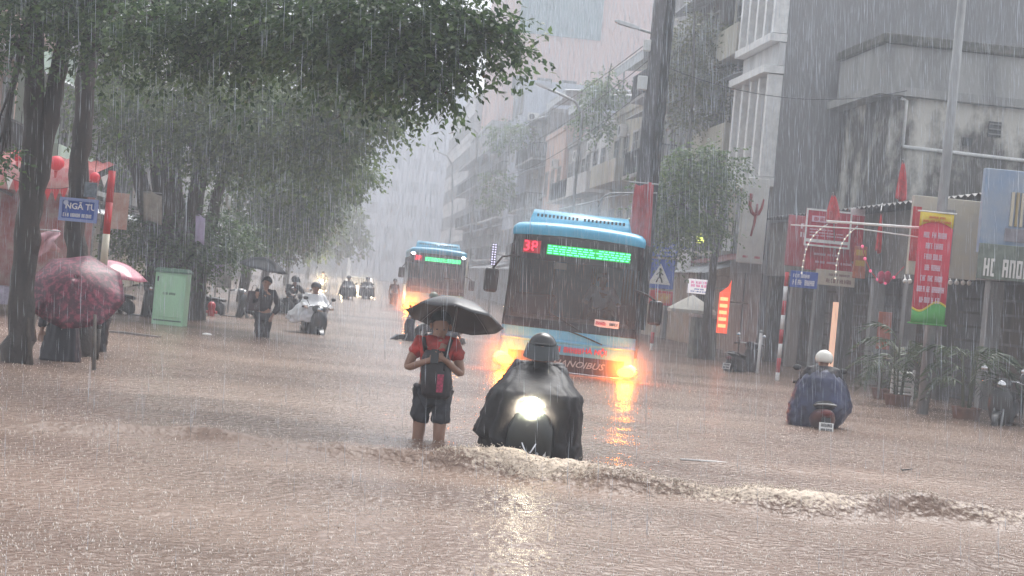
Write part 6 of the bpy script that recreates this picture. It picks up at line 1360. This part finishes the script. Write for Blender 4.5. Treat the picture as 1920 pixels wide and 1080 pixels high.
MB().loft([[(x_, 2.35, z + 0.05 * sin(x_ * 5)) for x_ in np.linspace(-1.4, 1.6, 16)] for z in (0.3, 1.4, 2.9)], False).build('back_cloth', mat('back_cloth', (0.35, 0.07, 0.07), 0.6, col2=(0.45, 0.33, 0.30), scale=2.5), st, True, solid=0.005)
def lantern(label, px_, py_, d, r):
    q = P(px_, py_, d); t = thing('red_lantern', label, 'lantern', q, group='red lanterns among the trunks')
    MB().lathe([(0.25 * r, r * .95), (0.6 * r, r * .8), (r, r * .3), (r, -.3 * r), (0.6 * r, -.8 * r), (0.25 * r, -r * .95)], 14).build('shade', mat('lantern_red', (0.62, 0.03, 0.05), 0.5, emit=(1, 0.04, 0.06), estr=0.03), t, True)
    MB().tube([(0, 0, -r), (0, 0, -1.9 * r)], [r * .25, r * .12], 6).build('tassel', M_REDP, t); MB().tube([(0, 0, r), (0, 0, r + 0.7)], 0.006, 5).build('cord', M_WIRE, t)
for px_, py_, d_, r_, lab in ((34, 292, 31, 0.11, 'red lantern at the edge of the view beside the forked trunk'), (106, 306, 31, 0.14, 'large red lantern between the fork and the straight trunk'), (178, 332, 30, 0.09, 'small red lantern right beside the straight trunk')): lantern(lab, px_, py_, d_, r_)
# bunting of red triangles strung between the trunks
bu = thing('red_bunting', 'string of red pennants strung behind the trunks', 'bunting', P(60, 350, 30)); a_, e_ = P(10, 330, 30), P(205, 325, 30); pts = [a_.lerp(e_, u) - Vector((0, 0, 0.25 * sin(pi * u))) - bu.location for u in np.linspace(0, 1, 14)]
MB().tube(pts, 0.006, 5).build('cord', M_WIRE, bu)
for i, p in enumerate(pts[:-1]): MB().add([p, pts[i + 1], (p + pts[i + 1]) / 2 + Vector((0, 0.02, -0.22))], [(0, 1, 2)]).build('pennant', M_REDP if i % 4 else M_WHITEP, bu, solid=0.004)
t, w, h, y = board('poster_cloth', 'pinkish poster cloth hanging beside the gnarled tree', 'cloth', 210, 362, 240, 430, 37.5, mat('poster_peach', (0.66, 0.50, 0.42), 0.6, col2=(0.50, 0.20, 0.14), scale=2.5), th=0.02, yaw=0.3)
MB().tube([(-0.2, 0, 0.42), (-0.2, 0, 1.8)], 0.01, 5).build('cord', M_WIRE, t)
def hanging(label, name, px_, py_, w, h, d, m_, yaw=0.0, skew=0.15):
    q = P(px_, py_, d); t = thing(name, label, 'banner', q, yaw, 'cloths hanging on the tree-lined pavement')
    MB().loft([[((-0.5 + q_) * w + skew * w * u, 0.03 * sin(q_ * 8 + u * 2), -h * u + 0.04 * sin(q_ * 5)) for q_ in np.linspace(0, 1, 9)] for u in np.linspace(0, 1, 7)], False).build('cloth', m_, t, True, solid=0.004)
    MB().tube([(-w / 2, 0, 0.01), (w / 2, 0, 0.01)], 0.012, 5).build('rod', M_STEEL, t); MB().tube([(0, 0, 0.01), (0.05, 0.1, 1.0)], 0.008, 5).build('cord', M_WIRE, t)
M_LILAC = mat('lilac_cloth', (0.52, 0.45, 0.66), 0.6, var=0.15, scale=5)
hanging('narrow lilac cloth hanging by the gnarled tree', 'hanging_cloth', 376, 405, 0.22, 0.6, 38.5, M_LILAC)
hanging('wide lilac banner with a torn corner past the young tree', 'hanging_cloth', 408, 446, 0.42, 0.85, 42, M_LILAC, 0.2, -0.1)
hanging('small white cloth above the lilac banner', 'hanging_cloth', 428, 365, 0.14, 0.35, 42, M_WHITEP)
hanging('pale sack hanging on the gnarled tree stems', 'hanging_cloth', 286, 362, 0.42, 0.66, 38.2, mat('pale_sack', (0.34, 0.31, 0.26), 0.7, var=0.3, scale=4))
# things on the pavement behind
hy = P(396, 585, 44.0); t = thing('fire_hydrant', 'small red hydrant beyond the young tree', 'hydrant', (hy.x, 44.0, GROUND + 0.1)); MB().lathe([(0.12, 0), (0.12, 0.06), (0.09, 0.08), (0.09, 0.55), (0.11, 0.58), (0.10, 0.66), (0.04, 0.72)], 14).build('barrel', M_REDP, t, True)
for sx in (-1, 1): MB().tube([(sx * 0.08, 0, 0.45), (sx * 0.15, 0, 0.45)], 0.04, 8).build('nozzle', M_REDP, t, True)
q = P(425, 575, 45.0); make_scooter('dark scooter parked on the pavement past the young tree', (q.x, 45.0, GROUND + 0.1), radians(75), M_GREYP)
q = P(250, 590, 40.0); make_scooter('dark scooter parked on the pavement between the umbrella and the cabinet', (q.x, 40.0, GROUND + 0.1), radians(60), M_GREYP)
t, w, h, y = board('notice_board', 'weathered grey notice board past the lilac banner', 'board', 404, 478, 436, 540, 48, mat('grey_board', (0.28, 0.28, 0.27), 0.6, var=0.4, scale=4), th=0.05)
for sx in (-0.2, 0.2): MB().tube([(sx, 0.04, -0.4), (sx, 0.04, -1.9)], 0.025, 6).build('leg', M_STEEL, t)
# support stakes of the trunks
for (a_, e_, lab) in (((66, 590), (52, 665), 'thin wooden stake leaning on the forked trunk'), ((178, 590), (185, 655), 'wooden stake beside the straight trunk'), ((40, 470), (75, 640), 'long pale stake crossing the forked trunk')):
    A_, E_ = P(*a_, 21.6), P(*e_, 21.3); t = thing('wooden_stake', lab, 'stake', (E_.x, E_.y, GROUND), group='stakes propping the trunks'); MB().tube([Vector((0, 0, 0)), (A_ - Vector((E_.x, E_.y, GROUND))) * 0.5, A_ - Vector((E_.x, E_.y, GROUND))], [0.03, 0.027, 0.022], 7).build('rod', mat('stake_wood', (0.07, 0.055, 0.045), 0.7, var=0.4, scale=10), t, True)
# pink plastic sheet beside the trunk and blue chair
t = thing('plastic_sheet', 'crumpled pink plastic sheet between the forked trunk and the sign', 'sheet', P(84, 435, 26)); MB().loft([[(x_ + 0.04 * sin(u * 9), 0.12 * sin(x_ * 14 + u * 4), -0.34 * u + 0.06 * sin(x_ * 11)) for x_ in np.linspace(-0.24, 0.22, 12)] for u in np.linspace(0, 1, 7)], False).build('film', mat('pink_plastic', (0.60, 0.36, 0.40), 0.12, var=0.4, scale=6, spec=0.6), t, True, solid=0.003); MB().tube([(-0.25, 0, 0.03), (0.24, 0, 0.03)], 0.01, 5).build('rod', M_STEEL, t)
# floating things
q = G(250, 628); t = thing('floating_plank', 'dark weathered plank floating near the cabinet', 'plank', (q.x, q.y, 0.0), radians(-8)); MB().loft([[(x_, -0.06, z0), (x_, 0.06, z0 + .005), (x_, 0.05, z0 + 0.035), (x_, -0.05, z0 + 0.03)] for x_, z0 in ((-0.5, 0.0), (-0.2, 0.012), (0.2, 0.0), (0.5, -0.012))], True, True).build('board', mat('wet_wood', (0.12, 0.10, 0.09), 0.5, var=0.4, scale=8), t)
q = G(1365, 874); t = thing('floating_pole', 'thin white pole floating between the rider and the kerb', 'pole', (q.x, q.y, 0.026), radians(2)); MB().tube([(-0.47, 0, 0.0), (-0.1, 0, 0.006), (0.47, 0, -0.002)], 0.010, 7).build('rod', M_WHITEP, t, True)
q = G(1700, 884); t = thing('floating_twig', 'small dark twig drifting near the kerb side', 'twig', (q.x, q.y, 0.01)); MB().tube([(-0.05, 0, 0), (0.02, 0.01, 0.012), (0.07, 0.03, 0.02)], [0.009, 0.008, 0.004], 6).build('stem', M_BLACK, t); MB().tube([(-0.03, 0, 0), (-0.06, 0.04, 0.01)], [0.008, 0.003], 5).build('side_shoot', M_BLACK, t)
q = G(388, 628); t = thing('floating_scrap', 'pale scrap of foam floating near the tote-bag person', 'litter', (q.x, q.y, 0.0)); MB().ball((0, 0, 0.01), (0.10, 0.06, 0.03), 10, 6).build('foam_piece', M_WHITEP, t, True)

# ------------------------------------------------------------------ far traffic with lamps on
M_FARL = glow_mat('far_headlight', (1.0, 0.80, 0.48), 160)
def far_lamp(parent, loc, e):
    ld = bpy.data.lights.new('headlight_light', 'POINT'); ld.energy = e; ld.color = (1.0, 0.78, 0.45); ld.shadow_soft_size = 0.15
    o = bpy.data.objects.new('headlight_light', ld); COL.objects.link(o); o.parent = parent; o.location = loc
c = P(668, 552, 97); car = thing('far_car', 'white car with blazing headlights behind the far pair of riders', 'car', (c.x, 97, GROUND), 0.03)
prof = [(-0.0, 0.35), (0.0, 0.75), (0.15, 0.92), (1.0, 1.0), (1.7, 1.5), (3.2, 1.52), (3.9, 1.05), (4.2, 0.95), (4.25, 0.35)]
MB().loft([[(w_ * (0.86 if z > 1.2 else 1.0), y_, z) for y_, z in prof] for w_ in (-0.85, -0.80, 0.80, 0.85)], True, True).build('body', mat('car_white', (0.7, 0.7, 0.72), 0.25, coat=0.5), car, bevel=0.04)
MB().add([(-0.66, 1.05, 1.02), (0.66, 1.05, 1.02), (0.60, 1.66, 1.47), (-0.60, 1.66, 1.47)], [(0, 1, 2, 3)]).build('windscreen', M_GLASSDARK, car, loc=(0, -0.02, 0.02))
for sx in (-1, 1):
    MB().ball((sx * 0.68, -0.02, 0.72), (0.17, 0.06, 0.11), 12, 7).build('headlight', M_FARL, car, True); far_lamp(car, (sx * 0.68, -0.35, 0.74), 160)
    for y_ in (0.8, 3.4):
        w_ = MB().lathe([(0.17, -0.1), (0.30, -0.1), (0.31, 0), (0.30, 0.1), (0.17, 0.1)], 18, (sx * 0.76, y_, 0.31), 'x').build('wheel', M_RUBBER, car, True)
c = P(603, 545, 108)
fm_ = make_scooter('far motorbike with a glowing warm headlight near the trees', (c.x, 108, GROUND), 0.0, M_GREYP, lit=M_FARL); far_lamp(fm_, (0, -0.75, 1.02), 140)
rider_on('person on the far motorbike with the warm headlight', (c.x, 108, GROUND), 0.0, M_DARKCLOTH, M_DARKCLOTH, M_BLACKH)

# ------------------------------------------------------------------ mist volumes added for lamp glow, and rain mist on the bus roof
def mist(label, c, r, dens):
    o = MB().ball((0, 0, 0), r, 20, 12).build('mist_volume', bpy.data.materials.new('mist_air'), loc=c); m_ = o.data.materials[0]; m_.use_nodes = True; m_.node_tree.nodes.clear()
    n_ = m_.node_tree.nodes; L_ = m_.node_tree.links
    tc_ = n_.new('ShaderNodeTexCoord'); mp_ = n_.new('ShaderNodeMapping'); mp_.inputs['Scale'].default_value = (1 / r[0], 1 / r[1], 1 / r[2]); gr = n_.new('ShaderNodeTexGradient'); gr.gradient_type = 'QUADRATIC_SPHERE'
    mu = n_.new('ShaderNodeMath'); mu.operation = 'MULTIPLY'; mu.inputs[1].default_value = dens
    L_.new(tc_.outputs['Object'], mp_.inputs[0]); L_.new(mp_.outputs[0], gr.inputs[0]); L_.new(gr.outputs['Fac'], mu.inputs[0])
    v = n_.new('ShaderNodeVolumePrincipled'); L_.new(mu.outputs[0], v.inputs['Density']); v.inputs['Color'].default_value = (0.95, 0.95, 0.96, 1)
    u = m_.node_tree.nodes.new('ShaderNodeOutputMaterial'); m_.node_tree.links.new(v.outputs[0], u.inputs['Volume']); tag(o, label, 'mist', kind='stuff'); return o
mist('mist added to make a glow round the near bus lamp closer to the rider', (_b1.x - 1.1, 30.5, 0.2), (0.8, 0.8, 0.8), 1.0)
mist('mist added to make a glow round the near bus lamp closer to the kerb', (_b1.x + 1.1, 30.5, 0.2), (0.8, 0.8, 0.8), 1.0)
mist('mist added to make a glow round the headlight of the scooter', (RX - 0.03, RY - 0.62, 0.55), (0.34, 0.3, 0.34), 0.8)
mist('mist added to make a glow round the lamps of the far bus', (_b2.x - 0.6, 71.4, 0.3), (1.8, 1.4, 1.3), 0.9)
mist('rain mist bouncing off the near bus roof', (_b1.x, 33.0, 2.85), (2.0, 3.0, 0.8), 0.22)
mist('mist added to make a glow round the headlights of the far car', (P(668, 530, 95.5).x, 95.5, 0.35), (1.9, 1.6, 1.4), 0.35)
mist('mist added to make a glow round the headlight of the far motorbike', (P(603, 512, 106.6).x, 106.6, 0.6), (1.1, 1.1, 1.1), 0.35)
for o in list(scene.objects):
    if any(k in o.name for k in ('lettering', 'characters', 'led_dashes', 'name_plate', 'operator', 'route_number')) and 'kind' not in o: o['kind'] = 'stuff'
